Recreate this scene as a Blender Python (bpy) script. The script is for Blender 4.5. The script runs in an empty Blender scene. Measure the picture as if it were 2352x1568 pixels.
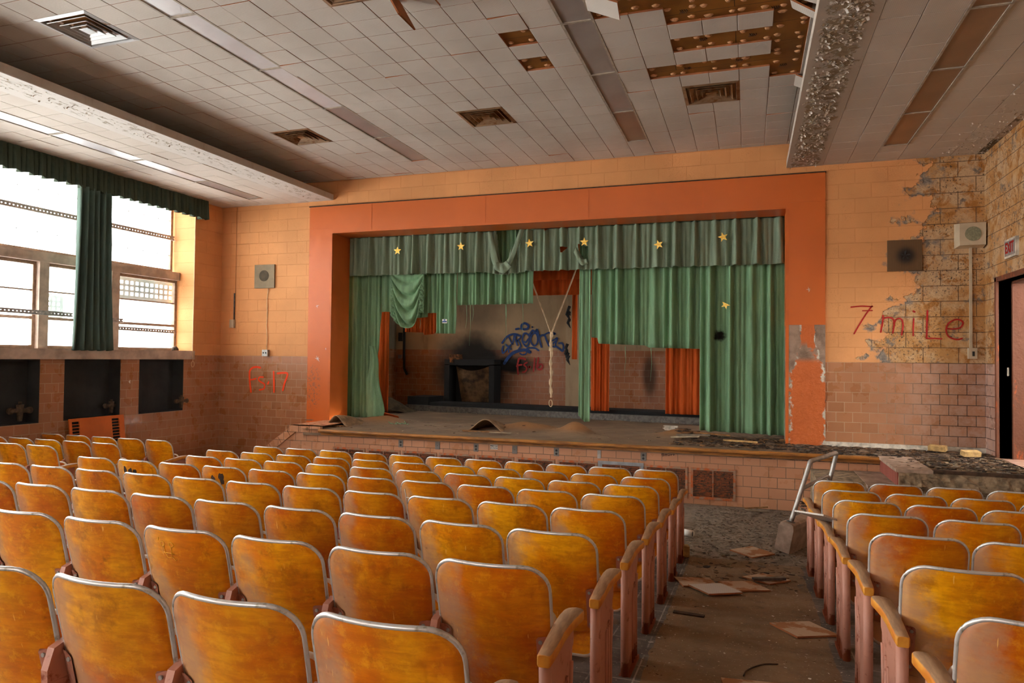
import bpy, math, random
from mathutils import Vector, Matrix
R = random.Random(7)
C = bpy.context.scene.collection
PI = math.pi
ZO = 1.905          # builder coordinates have z = 0 at eye height; everything is lifted so that the low floor is z = 0

# ------------------------------------------------------------------ camera, world, light, exposure
cam_d = bpy.data.cameras.new('camera'); cam = bpy.data.objects.new('camera', cam_d); C.objects.link(cam)
bpy.context.scene.camera = cam
yaw, pitch, roll = .325078, .0229443, .0102988
cy, sy, cp, sp, cr, sr = math.cos(yaw), math.sin(yaw), math.cos(pitch), math.sin(pitch), math.cos(roll), math.sin(roll)
fwd = Vector((-sy*cp, cy*cp, sp)); rgt = Vector((cy, sy, 0)); up = rgt.cross(fwd)
r2 = cr*rgt + sr*up; u2 = -sr*rgt + cr*up
cam.matrix_world = Matrix((( r2.x, u2.x, -fwd.x, 0), (r2.y, u2.y, -fwd.y, 0), (r2.z, u2.z, -fwd.z, ZO), (0, 0, 0, 1)))
cam_d.sensor_width = 36; cam_d.lens = 36*1611.36/2352; cam_d.clip_start = .05; cam_d.clip_end = 200

w = bpy.data.worlds.new('sky'); bpy.context.scene.world = w; w.use_nodes = True
bg = w.node_tree.nodes['Background']; bg.inputs[0].default_value = (1, .975, .93, 1); bg.inputs[1].default_value = 1.0
vs = bpy.context.scene.view_settings
vs.view_transform = 'Standard'; vs.look = 'None'; vs.gamma = 1; vs.use_curve_mapping = False; vs.exposure = 4.45
cy_ = bpy.context.scene.cycles
cy_.max_bounces = 6; cy_.diffuse_bounces = 5; cy_.glossy_bounces = 2; cy_.transmission_bounces = 2; cy_.transparent_max_bounces = 6; cy_.sample_clamp_indirect = 4
cy_.use_adaptive_sampling = True; cy_.adaptive_threshold = .04; cy_.adaptive_min_samples = 12
def daylight(name, loc, rot, sx, sy_, e, col=(.93, .97, 1)):
    l = bpy.data.lights.new(name, 'AREA'); l.shape = 'RECTANGLE'; l.size = sx; l.size_y = sy_; l.energy = e; l.color = col
    o = bpy.data.objects.new(name, l); C.objects.link(o); o.location = loc; o.rotation_euler = rot; return o
# daylight entering through the long window band (one soft sky-sized source just outside the glass)
for yc, ly in ((6.9, 5.8), (.9, 5.8), (-4.2, 4.0)):
    d = daylight('window_daylight', (-9.86, yc, ZO+1.38), (0, -PI/2, 0), 2.6, ly, 1, (.93, .97, 1)); d.data.cycles.is_portal = True

# daylight through an unseen rear window, added behind the camera as frontal fill
for xc in (-3.2,): d = daylight('window_daylight', (xc, -6.36, ZO+1.45), (-PI/2, 0, 0), 2.5, 1.9, 1); d.data.cycles.is_portal = True

d = daylight('stage_fill_right', (1.83, 12.8, ZO+.8), (0, PI/2, 0), .6, 1.9, 1); d.data.cycles.is_portal = True  # portal at an unseen right wing opening, added to brighten the stage
d = daylight('stage_fill_left', (-8.14, 12.5, ZO+.8), (0, -PI/2, 0), .6, 1.7, 1); d.data.cycles.is_portal = True  # matching portal at the added, unseen left wing opening

# ------------------------------------------------------------------ mesh helpers
class MB:
    def __init__(s): s.v = []; s.f = []; s.m = []; s.sm = []
    def face(s, pts, m=0, sm=False):
        n = len(s.v); s.v += [tuple(p) for p in pts]; s.f.append(tuple(range(n, n+len(pts)))); s.m.append(m); s.sm.append(sm)
    def box(s, x0, x1, y0, y1, z0, z1, m=0, M=None):
        n = len(s.v); p = [(x, y, z) for z in (z0, z1) for y in (y0, y1) for x in (x0, x1)]
        if M: p = [tuple(M @ Vector(q)) for q in p]
        s.v += p
        for f in ((0, 2, 3, 1), (4, 5, 7, 6), (0, 1, 5, 4), (2, 6, 7, 3), (0, 4, 6, 2), (1, 3, 7, 5)):
            s.f.append(tuple(n+i for i in f)); s.m.append(m); s.sm.append(False)
    def grid(s, rows, m=0, sm=True, wrap=False):
        n = len(s.v); a = len(rows); b = len(rows[0])
        for r in rows: s.v += [tuple(p) for p in r]
        for i in range(a-1):
            for j in range(b if wrap else b-1):
                k = (j+1) % b
                s.f.append((n+i*b+j, n+i*b+k, n+(i+1)*b+k, n+(i+1)*b+j)); s.m.append(m); s.sm.append(sm)
    def tube(s, pts, r, m=0, seg=8, cap=True, closed=False):
        pts = [Vector(p) for p in pts]; rows = []; N = len(pts)
        prev = None
        for i, p in enumerate(pts):
            a = pts[(i-1) % N] if (closed or i > 0) else p; b = pts[(i+1) % N] if (closed or i < N-1) else p
            t = (b-a)
            t = t.normalized() if t.length > 1e-9 else Vector((0, 0, 1))
            if prev is None:
                n = t.cross(Vector((0, 0, 1)));
                if n.length < .1: n = t.cross(Vector((0, 1, 0)))
                n.normalize()
            else:
                n = prev - t*prev.dot(t); n = n.normalized() if n.length > 1e-6 else t.orthogonal().normalized()
            prev = n; bb = t.cross(n); rr = r[i] if isinstance(r, (list, tuple)) else r
            rows.append([p + (n*math.cos(2*PI*k/seg) + bb*math.sin(2*PI*k/seg))*rr for k in range(seg)])
        if closed: rows.append(rows[0])
        s.grid(rows, m, True, True)
        if cap and not closed:
            s.face(rows[0][::-1], m); s.face(rows[-1], m)
    def disc(s, c, r, ax='y', t=.004, seg=16, m=0):
        c = Vector(c); A = {'x': (Vector((0, 1, 0)), Vector((0, 0, 1)), Vector((1, 0, 0))), 'y': (Vector((1, 0, 0)), Vector((0, 0, 1)), Vector((0, 1, 0))), 'z': (Vector((1, 0, 0)), Vector((0, 1, 0)), Vector((0, 0, 1)))}[ax]
        r0 = [c + (A[0]*math.cos(2*PI*k/seg)+A[1]*math.sin(2*PI*k/seg))*r for k in range(seg)]; r1 = [p + A[2]*t for p in r0]
        s.face(r0, m); s.face(r1, m); s.grid([r0, r1], m, True, True)
    def prism(s, poly, d0, d1, ax='y', m=0):
        def P(a, b, d): return {'y': (a, d, b), 'x': (d, a, b), 'z': (a, b, d)}[ax]
        s.face([P(a, b, d0) for a, b in poly], m); s.face([P(a, b, d1) for a, b in poly], m)
        n = len(poly)
        for i in range(n):
            (a, b), (c, e) = poly[i], poly[(i+1) % n]
            s.face([P(a, b, d0), P(c, e, d0), P(c, e, d1), P(a, b, d1)], m)
    def obj(s, name, mats, parent=None, **tags):
        me = bpy.data.meshes.new(name); me.from_pydata(s.v, [], s.f)
        mats = mats if isinstance(mats, (list, tuple)) else [mats]
        for m in mats: me.materials.append(m)
        me.polygons.foreach_set('material_index', s.m); me.polygons.foreach_set('use_smooth', s.sm)
        me.update()
        import bmesh
        b = bmesh.new(); b.from_mesh(me); bmesh.ops.remove_doubles(b, verts=b.verts, dist=1e-5); bmesh.ops.recalc_face_normals(b, faces=b.faces); b.to_mesh(me); b.free()
        o = bpy.data.objects.new(name, me); C.objects.link(o)
        if parent: o.parent = parent
        for k, v in tags.items(): o[k] = v
        return o
def thing(name, label, cat, loc=(0, 0, 0), rotz=0, group=None):
    o = bpy.data.objects.new(name, None); o.empty_display_size = .1; C.objects.link(o)
    o.location = loc; o.rotation_euler = (0, 0, rotz); o['label'] = label; o['category'] = cat
    if group: o['group'] = group
    return o
def solo(mb, name, mats, label, cat, group=None, kind=None):
    o = mb.obj(name, mats); o['label'] = label; o['category'] = cat
    if group: o['group'] = group
    if kind: o['kind'] = kind
    return o
def struct(mb, name, mats, parent=None):
    o = mb.obj(name, mats, parent)
    if not parent: o['kind'] = 'structure'
    return o
def smooth_path(pts, n=6):
    if len(pts) < 3: return [Vector(p) for p in pts]
    P = [Vector(p) for p in pts]; P = [P[0]*2-P[1]] + P + [P[-1]*2-P[-2]]; out = []
    for i in range(1, len(P)-2):
        for k in range(n):
            t = k/n; a, b, c, d = P[i-1], P[i], P[i+1], P[i+2]
            out.append(.5*((2*b)+(c-a)*t+(2*a-5*b+4*c-d)*t*t+(3*b-a-3*c+d)*t**3))
    out.append(P[-2]); return out

# ------------------------------------------------------------------ material helpers
class NT:
    def __init__(s, name, rough=.7, metal=0, spec=.4):
        s.mat = bpy.data.materials.new(name); s.mat.use_nodes = True; s.t = s.mat.node_tree; s.b = s.t.nodes['Principled BSDF']
        s.b.inputs['Roughness'].default_value = rough; s.b.inputs['Metallic'].default_value = metal; s.b.inputs['Specular IOR Level'].default_value = spec
        s.tc = s.t.nodes.new('ShaderNodeTexCoord'); s.co = s.tc.outputs['Object']
    def n(s, typ, **kw):
        x = s.t.nodes.new(typ)
        for k, v in kw.items(): setattr(x, k, v)
        return x
    def l(s, a, b): s.t.links.new(a, b)
    def setin(s, sock, v):
        if isinstance(v, (int, float)): sock.default_value = v
        elif isinstance(v, tuple): sock.default_value = v if len(v) == 4 or sock.type == 'VECTOR' else (*v, 1)
        else: s.l(v, sock)
    def math(s, op, a, b=0, c=0, clamp=False):
        x = s.n('ShaderNodeMath', operation=op, use_clamp=clamp)
        s.setin(x.inputs[0], a); s.setin(x.inputs[1], b)
        if op in ('SMOOTHSTEP',): pass
        if len(x.inputs) > 2: s.setin(x.inputs[2], c)
        return x.outputs[0]
    def ramp(s, v, a, b, lo=0, hi=1):
        x = s.n('ShaderNodeMapRange', clamp=True, interpolation_type='SMOOTHSTEP'); s.setin(x.inputs[0], v)
        x.inputs[1].default_value = a; x.inputs[2].default_value = b; x.inputs[3].default_value = lo; x.inputs[4].default_value = hi
        return x.outputs[0]
    def mix(s, f, a, b, blend='MIX'):
        x = s.n('ShaderNodeMix', data_type='RGBA', blend_type=blend); s.setin(x.inputs[0], f); s.setin(x.inputs[6], a); s.setin(x.inputs[7], b)
        return x.outputs[2]
    def noise(s, scale, detail=4, rough=.55, co=None, dist=0, out='Fac'):
        x = s.n('ShaderNodeTexNoise'); x.inputs['Scale'].default_value = scale; x.inputs['Detail'].default_value = detail; x.inputs['Roughness'].default_value = rough; x.inputs['Distortion'].default_value = dist
        s.l(co or s.co, x.inputs['Vector']); return x.outputs[out]
    def vor(s, scale, co=None, feature='F1', out='Distance', rnd=1):
        x = s.n('ShaderNodeTexVoronoi', feature=feature); x.inputs['Scale'].default_value = scale; x.inputs['Randomness'].default_value = rnd
        s.l(co or s.co, x.inputs['Vector']); return x.outputs[out]
    def mapped(s, scale=(1, 1, 1), loc=(0, 0, 0), rot=(0, 0, 0), co=None):
        x = s.n('ShaderNodeMapping'); x.inputs['Scale'].default_value = scale; x.inputs['Location'].default_value = loc; x.inputs['Rotation'].default_value = rot
        s.l(co or s.co, x.inputs['Vector']); return x.outputs[0]
    def xyz(s, co=None):
        x = s.n('ShaderNodeSeparateXYZ'); s.l(co or s.co, x.inputs[0]); return x.outputs
    def comb(s, a, b, c=0):
        x = s.n('ShaderNodeCombineXYZ'); s.setin(x.inputs[0], a); s.setin(x.inputs[1], b); s.setin(x.inputs[2], c); return x.outputs[0]
    def brick(s, co, c1, c2, mortar, bw, rh, ms=.004, off=.5, bias=0, smooth=.1):
        x = s.n('ShaderNodeTexBrick', offset=off); s.l(co, x.inputs['Vector'])
        s.setin(x.inputs['Color1'], c1); s.setin(x.inputs['Color2'], c2); s.setin(x.inputs['Mortar'], mortar)
        x.inputs['Scale'].default_value = 1; x.inputs['Mortar Size'].default_value = ms; x.inputs['Mortar Smooth'].default_value = smooth; x.inputs['Bias'].default_value = bias
        x.inputs['Brick Width'].default_value = bw; x.inputs['Row Height'].default_value = rh
        return x.outputs['Color'], x.outputs['Fac']
    def bump(s, h, strength=.3, dist=.01, prev=None):
        x = s.n('ShaderNodeBump'); x.inputs['Strength'].default_value = strength; x.inputs['Distance'].default_value = dist; s.setin(x.inputs['Height'], h)
        if prev: s.l(prev, x.inputs['Normal'])
        return x.outputs[0]
    def done(s, col=None, rough=None, normal=None, **kw):
        if col is not None: s.setin(s.b.inputs['Base Color'], col)
        if rough is not None: s.setin(s.b.inputs['Roughness'], rough)
        if normal is not None: s.l(normal, s.b.inputs['Normal'])
        for k, v in kw.items(): s.setin(s.b.inputs[k], v)
        return s.mat
def srgb(r, g, b): return tuple(((c/255+.055)/1.055)**2.4 if c > 10 else c/255/12.92 for c in (r, g, b))
def flat(name, col, rough=.6, metal=0, var=.25, scale=8, spec=.4, bump=0):
    m = NT(name, rough, metal, spec); n = m.noise(scale, 5)
    c = m.mix(m.ramp(n, .3, .7), tuple(x*(1-var) for x in col), tuple(min(1, x*(1+var*.5)) for x in col))
    return m.done(c, normal=m.bump(n, bump, .01) if bump else None)

ORANGE = srgb(208, 104, 38)
def wall_coords(m, axis):
    x = m.xyz(); return m.comb(x[0] if axis == 'x' else x[1], x[2])
PAINT = srgb(222, 156, 98)
def block_mat(name, axis, ztop=-.017, peel=None, pale=False):
    m = NT(name, .75); uv = wall_coords(m, axis)
    uvs = m.mapped(loc=(.05, .017+.0, 0), co=uv)
    fine = m.noise(60, 3, .6); big = m.noise(1.2, 4); med = m.noise(7, 4)
    col, f = m.brick(uvs, (1, 1, 1), (.96, .96, .96), (.93, .90, .86), .4064, .2032, .005)
    base = m.mix(m.ramp(big, .3, .7), tuple(c*.9 for c in PAINT), tuple(min(1, c*1.05) for c in PAINT))
    pit = m.ramp(m.noise(90, 2, .5), .62, .72)
    pitm = m.math('MULTIPLY', pit, m.ramp(m.noise(2.3, 2, .5), .45, .65))
    base = m.mix(m.math('MULTIPLY', pitm, .7), base, tuple(c*.45 for c in PAINT))
    base = m.mix(1, base, col, 'MULTIPLY')
    h = m.math('SUBTRACT', m.math('MULTIPLY', fine, .25), m.math('MULTIPLY', f, 1.6))
    h = m.math('SUBTRACT', h, m.math('MULTIPLY', pitm, .5))
    if peel:
        x = m.xyz()
        mask = peel(m, x)
        raw = m.mix(m.ramp(m.noise(3.1, 5, .6), .4, .6), srgb(190, 140, 84), srgb(200, 165, 125))
        raw = m.mix(m.ramp(m.noise(5.7, 6, .7, dist=.6), .5, .62), raw, srgb(168, 112, 50))
        raw = m.mix(m.ramp(m.noise(4.1, 6, .75), .55, .66), raw, srgb(120, 108, 98))
        speck = m.ramp(m.noise(38, 3, .6), .54, .66)
        raw = m.mix(m.math('MULTIPLY', speck, m.ramp(m.noise(2.1, 3), .35, .6)), raw, srgb(78, 62, 50))
        raw = m.mix(m.math('MULTIPLY', f, .8), raw, srgb(84, 62, 44))
        edge = m.math('MULTIPLY', m.ramp(mask, .38, .5), m.ramp(mask, .72, .52))
        base = m.mix(m.ramp(mask, .49, .51), base, raw)
        base = m.mix(m.math('MULTIPLY', edge, m.ramp(m.noise(6, 4), .45, .6)), base, srgb(132, 122, 112))
        h = m.math('SUBTRACT', h, m.math('MULTIPLY', m.ramp(mask, .48, .52), m.math('ADD', .6, m.math('MULTIPLY', m.noise(25, 4, .7), 2))))
    return m.done(base, normal=m.bump(h, .8, .008))
def tile_mat(name, axis, z0=-.017, dark=1.0, soot=False, worn=None, c1=(178, 122, 84), c2=(166, 110, 72), bw=.2064, off=.0, mort=(186, 156, 126)):
    m = NT(name, .35, spec=.5); uv = wall_coords(m, axis)
    uvs = m.mapped(loc=(off, -z0 + .1355*40, 0), co=uv)
    a, b = srgb(*c1), srgb(*c2)
    col, f = m.brick(uvs, tuple(x*dark for x in a), tuple(x*dark for x in b), srgb(*mort), bw, .1355, .0042)
    big = m.noise(1.4, 4)
    col = m.mix(m.ramp(big, .35, .7, 0, .35), col, tuple(x*.6*dark for x in a))
    col = m.mix(m.math('MULTIPLY', m.ramp(m.noise(14, 5, .7), .62, .76), .22), col, srgb(200, 170, 146))
    if worn:
        wm = worn(m, m.xyz())
        col = m.mix(m.math('MULTIPLY', wm, m.ramp(m.noise(9, 5, .7), .35, .65, .15, .6)), col, srgb(188, 160, 146))
        g = m.math('MULTIPLY', f, wm); col = m.mix(g, col, srgb(70, 52, 44))
    rough = m.ramp(m.noise(5, 3), .3, .7, .22, .5)
    if soot:
        x = m.xyz(); s_ = soot(m, x); col = m.mix(s_, col, (.012, .010, .009))
        rough = m.mix(s_, rough, (.9, .9, .9))
    return m.done(col, rough, m.bump(m.math('SUBTRACT', 0, f), .5, .003))

def dist2(m, x, cx, cz, rx, rz, ax=0):
    dx = m.math('DIVIDE', m.math('SUBTRACT', x[ax], cx), rx); dz = m.math('DIVIDE', m.math('SUBTRACT', x[2], cz), rz)
    return m.math('SQRT', m.math('ADD', m.math('MULTIPLY', dx, dx), m.math('MULTIPLY', dz, dz)))
# peeled paint on the right end of the front wall
def peel_front(m, x):
    n = m.math('MULTIPLY', m.math('SUBTRACT', m.noise(3.4, 6, .62), .5), 1.5)
    wob = m.math('MULTIPLY', m.math('SINE', m.math('MULTIPLY', x[2], 31)), .05)
    g = m.math('ADD', m.math('MULTIPLY', m.math('SUBTRACT', x[0], 2.02), .9), .5)
    low = m.ramp(x[2], 1.2, .2, 0, .32)          # reaches furthest left low down
    hi = m.ramp(x[2], 1.3, 2.6, 0, -.22)
    return m.math('ADD', m.math('ADD', m.math('ADD', g, n), m.math('ADD', low, hi)), wob)
MAT = {}
MAT['block_front'] = block_mat('painted_block_front', 'x', peel=peel_front)
MAT['block_side'] = block_mat('painted_block_side', 'y')
MAT['block_right'] = block_mat('mouldy_block_right', 'y', peel=lambda m, x: m.math('ADD', .75, m.math('MULTIPLY', m.math('SUBTRACT', m.noise(2, 4), .5), .5)))
MAT['tile_front'] = tile_mat('glazed_tile_front', 'x', worn=lambda m, x: m.ramp(x[0], 1.3, 2.6))
MAT['tile_side'] = tile_mat('glazed_tile_side', 'y')
MAT['tile_right'] = tile_mat('glazed_tile_right', 'y', worn=lambda m, x: m.math('ADD', 1, m.math('MULTIPLY', x[0], 0)), c1=(190, 150, 130), c2=(175, 130, 110))
MAT['tile_stage'] = tile_mat('glazed_tile_stage_front', 'x', z0=-1.225, c1=(206, 150, 114), c2=(196, 138, 102), off=.06, mort=(120, 96, 76))
def soot_mask(m, x):
    n = m.math('MULTIPLY', m.math('SUBTRACT', m.noise(2.2, 4), .5), .5)
    a = m.ramp(m.math('ADD', dist2(m, x, -5.9, -.3, 1.0, .95), n), 1.25, .55)
    b = m.ramp(m.math('ADD', dist2(m, x, -5.05, -.15, .75, .3), n), 1.1, .4)
    c = m.ramp(m.math('ADD', dist2(m, x, -1.95, -.35, .14, .42), m.math('MULTIPLY', n, .5)), 1.5, .5, 0, .75)
    d = m.ramp(m.math('ADD', dist2(m, x, -1.5, -.72, .10, .30), m.math('MULTIPLY', n, .9)), 1.4, .5, 0, .92)
    e = m.ramp(m.math('ADD', dist2(m, x, -5.9, 1.1, .9, .7), n), 1.2, .3, 0, .55)
    return m.math('MAXIMUM', m.math('MAXIMUM', a, b), m.math('MAXIMUM', m.math('MAXIMUM', c, d), e), clamp=True)
MAT['tile_back'] = tile_mat('glazed_tile_stage_back', 'x', z0=.17, soot=soot_mask, c1=(172, 108, 66), c2=(160, 98, 58))
def plaster(name, col, dirt=(.12, .08, .05), soot=None, amt=.5):
    m = NT(name, .85); v = m.mapped(scale=(3, 3, .5)); st = m.noise(2.0, 6, .65, co=v)
    c = m.mix(m.ramp(m.noise(1.6, 5), .3, .7), tuple(x*.85 for x in col), col)
    c = m.mix(m.ramp(st, .52, .75, 0, amt), c, dirt)
    if soot: c = m.mix(soot(m, m.xyz()), c, (.014, .012, .010))
    return m.done(c, normal=m.bump(m.noise(20, 5), .2, .01))
MAT['back_plaster'] = plaster('stage_back_plaster', srgb(186, 160, 126), srgb(110, 90, 70), soot_mask)
MAT['pillar'] = plaster('stained_concrete', srgb(190, 166, 134), srgb(120, 84, 48))
MAT['stage_side'] = plaster('stage_side_plaster', srgb(150, 142, 120))
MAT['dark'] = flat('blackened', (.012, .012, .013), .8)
MAT['concrete'] = flat('sill_concrete', srgb(196, 176, 160), .7, scale=5, var=.3, bump=.2)
MAT['concrete_rough'] = flat('broken_concrete', srgb(150, 128, 100), .95, scale=14, var=.6, bump=1.0)
MAT['curb'] = flat('curb_concrete', srgb(176, 150, 130), .85, scale=9, var=.35, bump=.5)
def orange_mat():
    m = NT('orange_enamel', .38, spec=.45); x = m.xyz()
    c = m.mix(m.ramp(m.noise(1.3, 3), .3, .7), tuple(v*.92 for v in ORANGE), ORANGE)
    # blistered patch low on the left column, small white chips
    bl = m.math('MULTIPLY', m.ramp(dist2(m, x, -7.17, -.55, .16, .45), 1.1, .6), m.ramp(m.noise(34, 4, .7), .53, .6))
    c = m.mix(bl, c, srgb(150, 96, 70))
    # the peeled panel at the foot of the right column: bare grey-brown metal round a ragged tongue of paint
    low = m.math('MULTIPLY', m.math('LESS_THAN', x[2], .498), m.math('GREATER_THAN', x[0], 0))
    n = m.math('MULTIPLY', m.math('SUBTRACT', m.noise(9, 6, .7), .5), 1.1)
    half = m.ramp(x[2], .35, -.35, .09, .235)
    side = m.math('SUBTRACT', m.math('DIVIDE', m.math('ABSOLUTE', m.math('SUBTRACT', x[0], .775)), half), m.math('MULTIPLY', n, .9))
    bare = m.ramp(side, .93, 1.0)
    gap = m.math('MULTIPLY', m.ramp(m.math('ABSOLUTE', m.math('SUBTRACT', x[2], .12)), .16, .06), m.ramp(m.noise(5, 3), .42, .5))
    bare = m.math('MAXIMUM', bare, gap)
    bare = m.math('MULTIPLY', bare, low)
    grey = m.mix(m.ramp(m.noise(5, 5), .4, .65), srgb(168, 140, 118), srgb(130, 104, 84))
    rim = m.math('MULTIPLY', m.math('MULTIPLY', m.ramp(side, .8, .93), m.ramp(side, 1.12, .97)), m.math('MULTIPLY', low, m.ramp(m.noise(7, 3), .48, .56)))
    c = m.mix(bare, c, grey); c = m.mix(rim, c, srgb(206, 200, 184))
    blist = m.math('MULTIPLY', m.math('MULTIPLY', low, m.ramp(m.noise(24, 5, .75), .42, .7)), 1)
    return m.done(c, m.mix(low, (.38, .38, .38), (.6, .6, .6)), m.bump(m.math('ADD', m.math('MULTIPLY', m.noise(30, 4), .02), m.math('SUBTRACT', blist, m.math('MULTIPLY', bare, .8))), .5, .012))
MAT['orange'] = orange_mat()
MAT['orange_plain'] = flat('orange_steel', ORANGE, .45, var=.15, scale=2)
def tile_ceiling():
    m = NT('acoustic_tile', .85); x = m.xyz()
    v = m.vor(70, co=m.comb(x[0], x[1]), rnd=0)
    c = m.mix(m.ramp(m.noise(.9, 4), .3, .7), srgb(198, 188, 176), srgb(212, 203, 192))
    c = m.mix(m.ramp(v, .32, .22, 0, .2), c, srgb(120, 110, 100))
    return m.done(c, normal=m.bump(m.noise(55, 2), .25, .004))
MAT['ctile'] = tile_ceiling()
def lath():
    m = NT('brown_backing_board', .45); x = m.xyz(); uv = m.comb(x[0], x[1])
    col, f = m.brick(m.mapped(loc=(.12, .2, 0), co=uv), srgb(150, 96, 32), srgb(132, 80, 24), srgb(58, 32, 12), 1.22, .406, .004)
    c = m.mix(m.ramp(m.noise(3, 5), .35, .7), col, srgb(112, 66, 20))
    return m.done(c)
MAT['lath'] = lath()
MAT['daub'] = flat('adhesive_daub', srgb(204, 150, 104), .8, scale=30)
MAT['tile_edge'] = flat('tile_fibre_edge', srgb(168, 104, 62), .9)
def peeling_soffit():
    m = NT('peeling_soffit_paint', .8); x = m.xyz()
    n1 = m.noise(7, 7, .66); e = m.noise(17, 5, .7)
    edge = m.ramp(m.math('ABSOLUTE', m.math('SUBTRACT', x[0], .735)), .13, .22, 0, .22)
    k = m.math('SUBTRACT', m.math('ADD', n1, m.math('MULTIPLY', m.math('SUBTRACT', e, .5), .45)), edge)
    c = m.mix(m.ramp(k, .465, .485), srgb(186, 174, 160), srgb(206, 196, 178))
    c = m.mix(m.ramp(k, .485, .50), c, srgb(156, 138, 112))
    c = m.mix(m.ramp(k, .58, .63), c, srgb(140, 120, 94))
    return m.done(c, normal=m.bump(m.ramp(k, .53, .45), .8, .012))
MAT['soffit'] = peeling_soffit()
def soffit_left():
    m = NT('cracked_soffit_paint', .8); x = m.xyz()
    st = m.noise(9, 6, .7, co=m.mapped(scale=(2.2, .8, 1)))
    band = m.ramp(m.math('ABSOLUTE', m.math('SUBTRACT', x[0], -7.06)), .22, .08)
    k = m.math('MULTIPLY', m.ramp(st, .56, .62), band)
    c = m.mix(k, srgb(208, 202, 194), srgb(160, 146, 124))
    return m.done(c, normal=m.bump(k, .6, .01))
MAT['soffit_l'] = soffit_left()
MAT['flake'] = flat('paint_flake', srgb(226, 218, 206), .8, scale=20)
MAT['flake_dark'] = flat('paint_flake_back', srgb(168, 150, 124), .8, scale=20)
MAT['lip'] = plaster('lip_plaster', srgb(204, 192, 178), srgb(150, 130, 105), amt=.4)
def mould_ceiling():
    m = NT('mouldy_plaster', .85); x = m.xyz(); n = m.noise(6, 7, .7)
    k = m.ramp(m.math('ADD', n, m.math('MULTIPLY', m.math('SUBTRACT', x[1], 9.0), .09)), .5, .62)
    c = m.mix(k, srgb(190, 170, 150), srgb(96, 84, 66)); c = m.mix(m.ramp(m.noise(22, 4, .7), .6, .66), c, srgb(214, 206, 190))
    return m.done(c, normal=m.bump(n, .8, .02))
MAT['mould'] = mould_ceiling()
def lens_mat(name, a, b, y0, y1):
    m = NT(name, .28, spec=.5); x = m.xyz()
    c = m.mix(m.ramp(m.noise(2.2, 4), .3, .7), a, b)
    w_ = m.n('ShaderNodeTexWave', wave_type='BANDS', bands_direction='Y'); w_.inputs['Scale'].default_value = 40; m.l(m.co, w_.inputs['Vector'])
    return m.done(c, normal=m.bump(w_.outputs[1], .08, .003))
MAT['lens_pale'] = lens_mat('pale_diffuser', srgb(200, 198, 200), srgb(216, 214, 216), 0, 1)  # paler copy of the grey diffuser, sky reflection put into its colour
MAT['lens_grey'] = lens_mat('grey_diffuser', srgb(146, 134, 128), srgb(160, 148, 142), 0, 1)
MAT['lens_brown'] = lens_mat('brown_diffuser', srgb(136, 104, 78), srgb(152, 116, 86), 0, 1)
MAT['lens_taupe'] = lens_mat('taupe_diffuser', srgb(122, 106, 96), srgb(138, 118, 104), 0, 1)
MAT['lframe'] = flat('light_frame', srgb(176, 164, 148), .5, scale=12)
MAT['rust'] = flat('rusty_grille', srgb(170, 84, 36), .7, scale=30, var=.6, bump=.6)
def rust_mat():
    m = NT('rusted_louvre', .75); n = m.noise(22, 6, .75, co=m.mapped(scale=(.5, 1, 3)))
    c = m.mix(m.ramp(n, .42, .6), srgb(96, 66, 48), srgb(176, 92, 44)); c = m.mix(m.ramp(m.noise(40, 3), .56, .66), c, srgb(66, 42, 30))
    return m.done(c, normal=m.bump(n, .7, .01))
MAT['rust'] = rust_mat()
MAT['rustframe'] = (lambda m: m.done(m.mix(m.ramp(m.noise(9, 6, .7), .42, .58), srgb(160, 128, 104), srgb(190, 96, 44)), normal=m.bump(m.noise(20, 4), .5, .01)))(NT('rusted_frame', .75))
MAT['ventmetal'] = (lambda m: m.done(m.mix(m.ramp(m.noise(6, 6, .7), .45, .62), srgb(150, 120, 90), srgb(120, 74, 30))))(NT('rusty_diffuser_metal', .45, .3))
MAT['ventclean'] = (lambda m: m.done(m.mix(m.ramp(m.noise(5, 6, .7), .6, .72), srgb(196, 196, 196), srgb(150, 110, 60))))(NT('grey_diffuser_metal', .35, .4))
MAT['ventdark'] = flat('vent_void', (.02, .015, .012), .8)

def velvet(name, col, dust_sheen, folds=1.0):
    m = NT(name, .95, spec=.1); x = m.xyz()
    st = m.noise(3, 4, .6, co=m.mapped(scale=(6, 6, .5)))
    c = m.mix(m.ramp(st, .3, .7), tuple(v*.78 for v in col), tuple(v*1.1 for v in col))
    sp_ = m.math('MULTIPLY', m.ramp(m.noise(110, 2, .5), .56, .64), m.ramp(m.noise(2.2, 3), .4, .65))
    c = m.mix(m.math('MULTIPLY', sp_, .3), c, dust_sheen)
    # the scorched hole low on the right-hand panel
    b = m.ramp(m.math('ADD', dist2(m, x, -.42, .37, .085, .085), m.math('MULTIPLY', m.math('SUBTRACT', m.noise(14, 3), .5), 1.2)), 1.3, .6); c = m.mix(b, c, (.01, .008, .006))
    m.b.inputs['Sheen Weight'].default_value = .35; m.b.inputs['Sheen Roughness'].default_value = .4; m.b.inputs['Sheen Tint'].default_value = (*dust_sheen, 1)
    return m.done(c, normal=m.bump(m.noise(160, 2), .2, .003))
MAT['green'] = velvet('green_velvet', srgb(122, 158, 122), srgb(170, 190, 156))
MAT['greengrey'] = velvet('faded_green_velvet', srgb(128, 146, 124), srgb(176, 184, 164))
MAT['drape'] = velvet('dark_green_drape', srgb(86, 104, 96), srgb(110, 124, 114))
MAT['valgreen'] = velvet('dark_valance', srgb(68, 78, 66), srgb(92, 98, 84))
MAT['orangecloth'] = velvet('orange_velvet', srgb(214, 98, 44), srgb(200, 120, 80))
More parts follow.
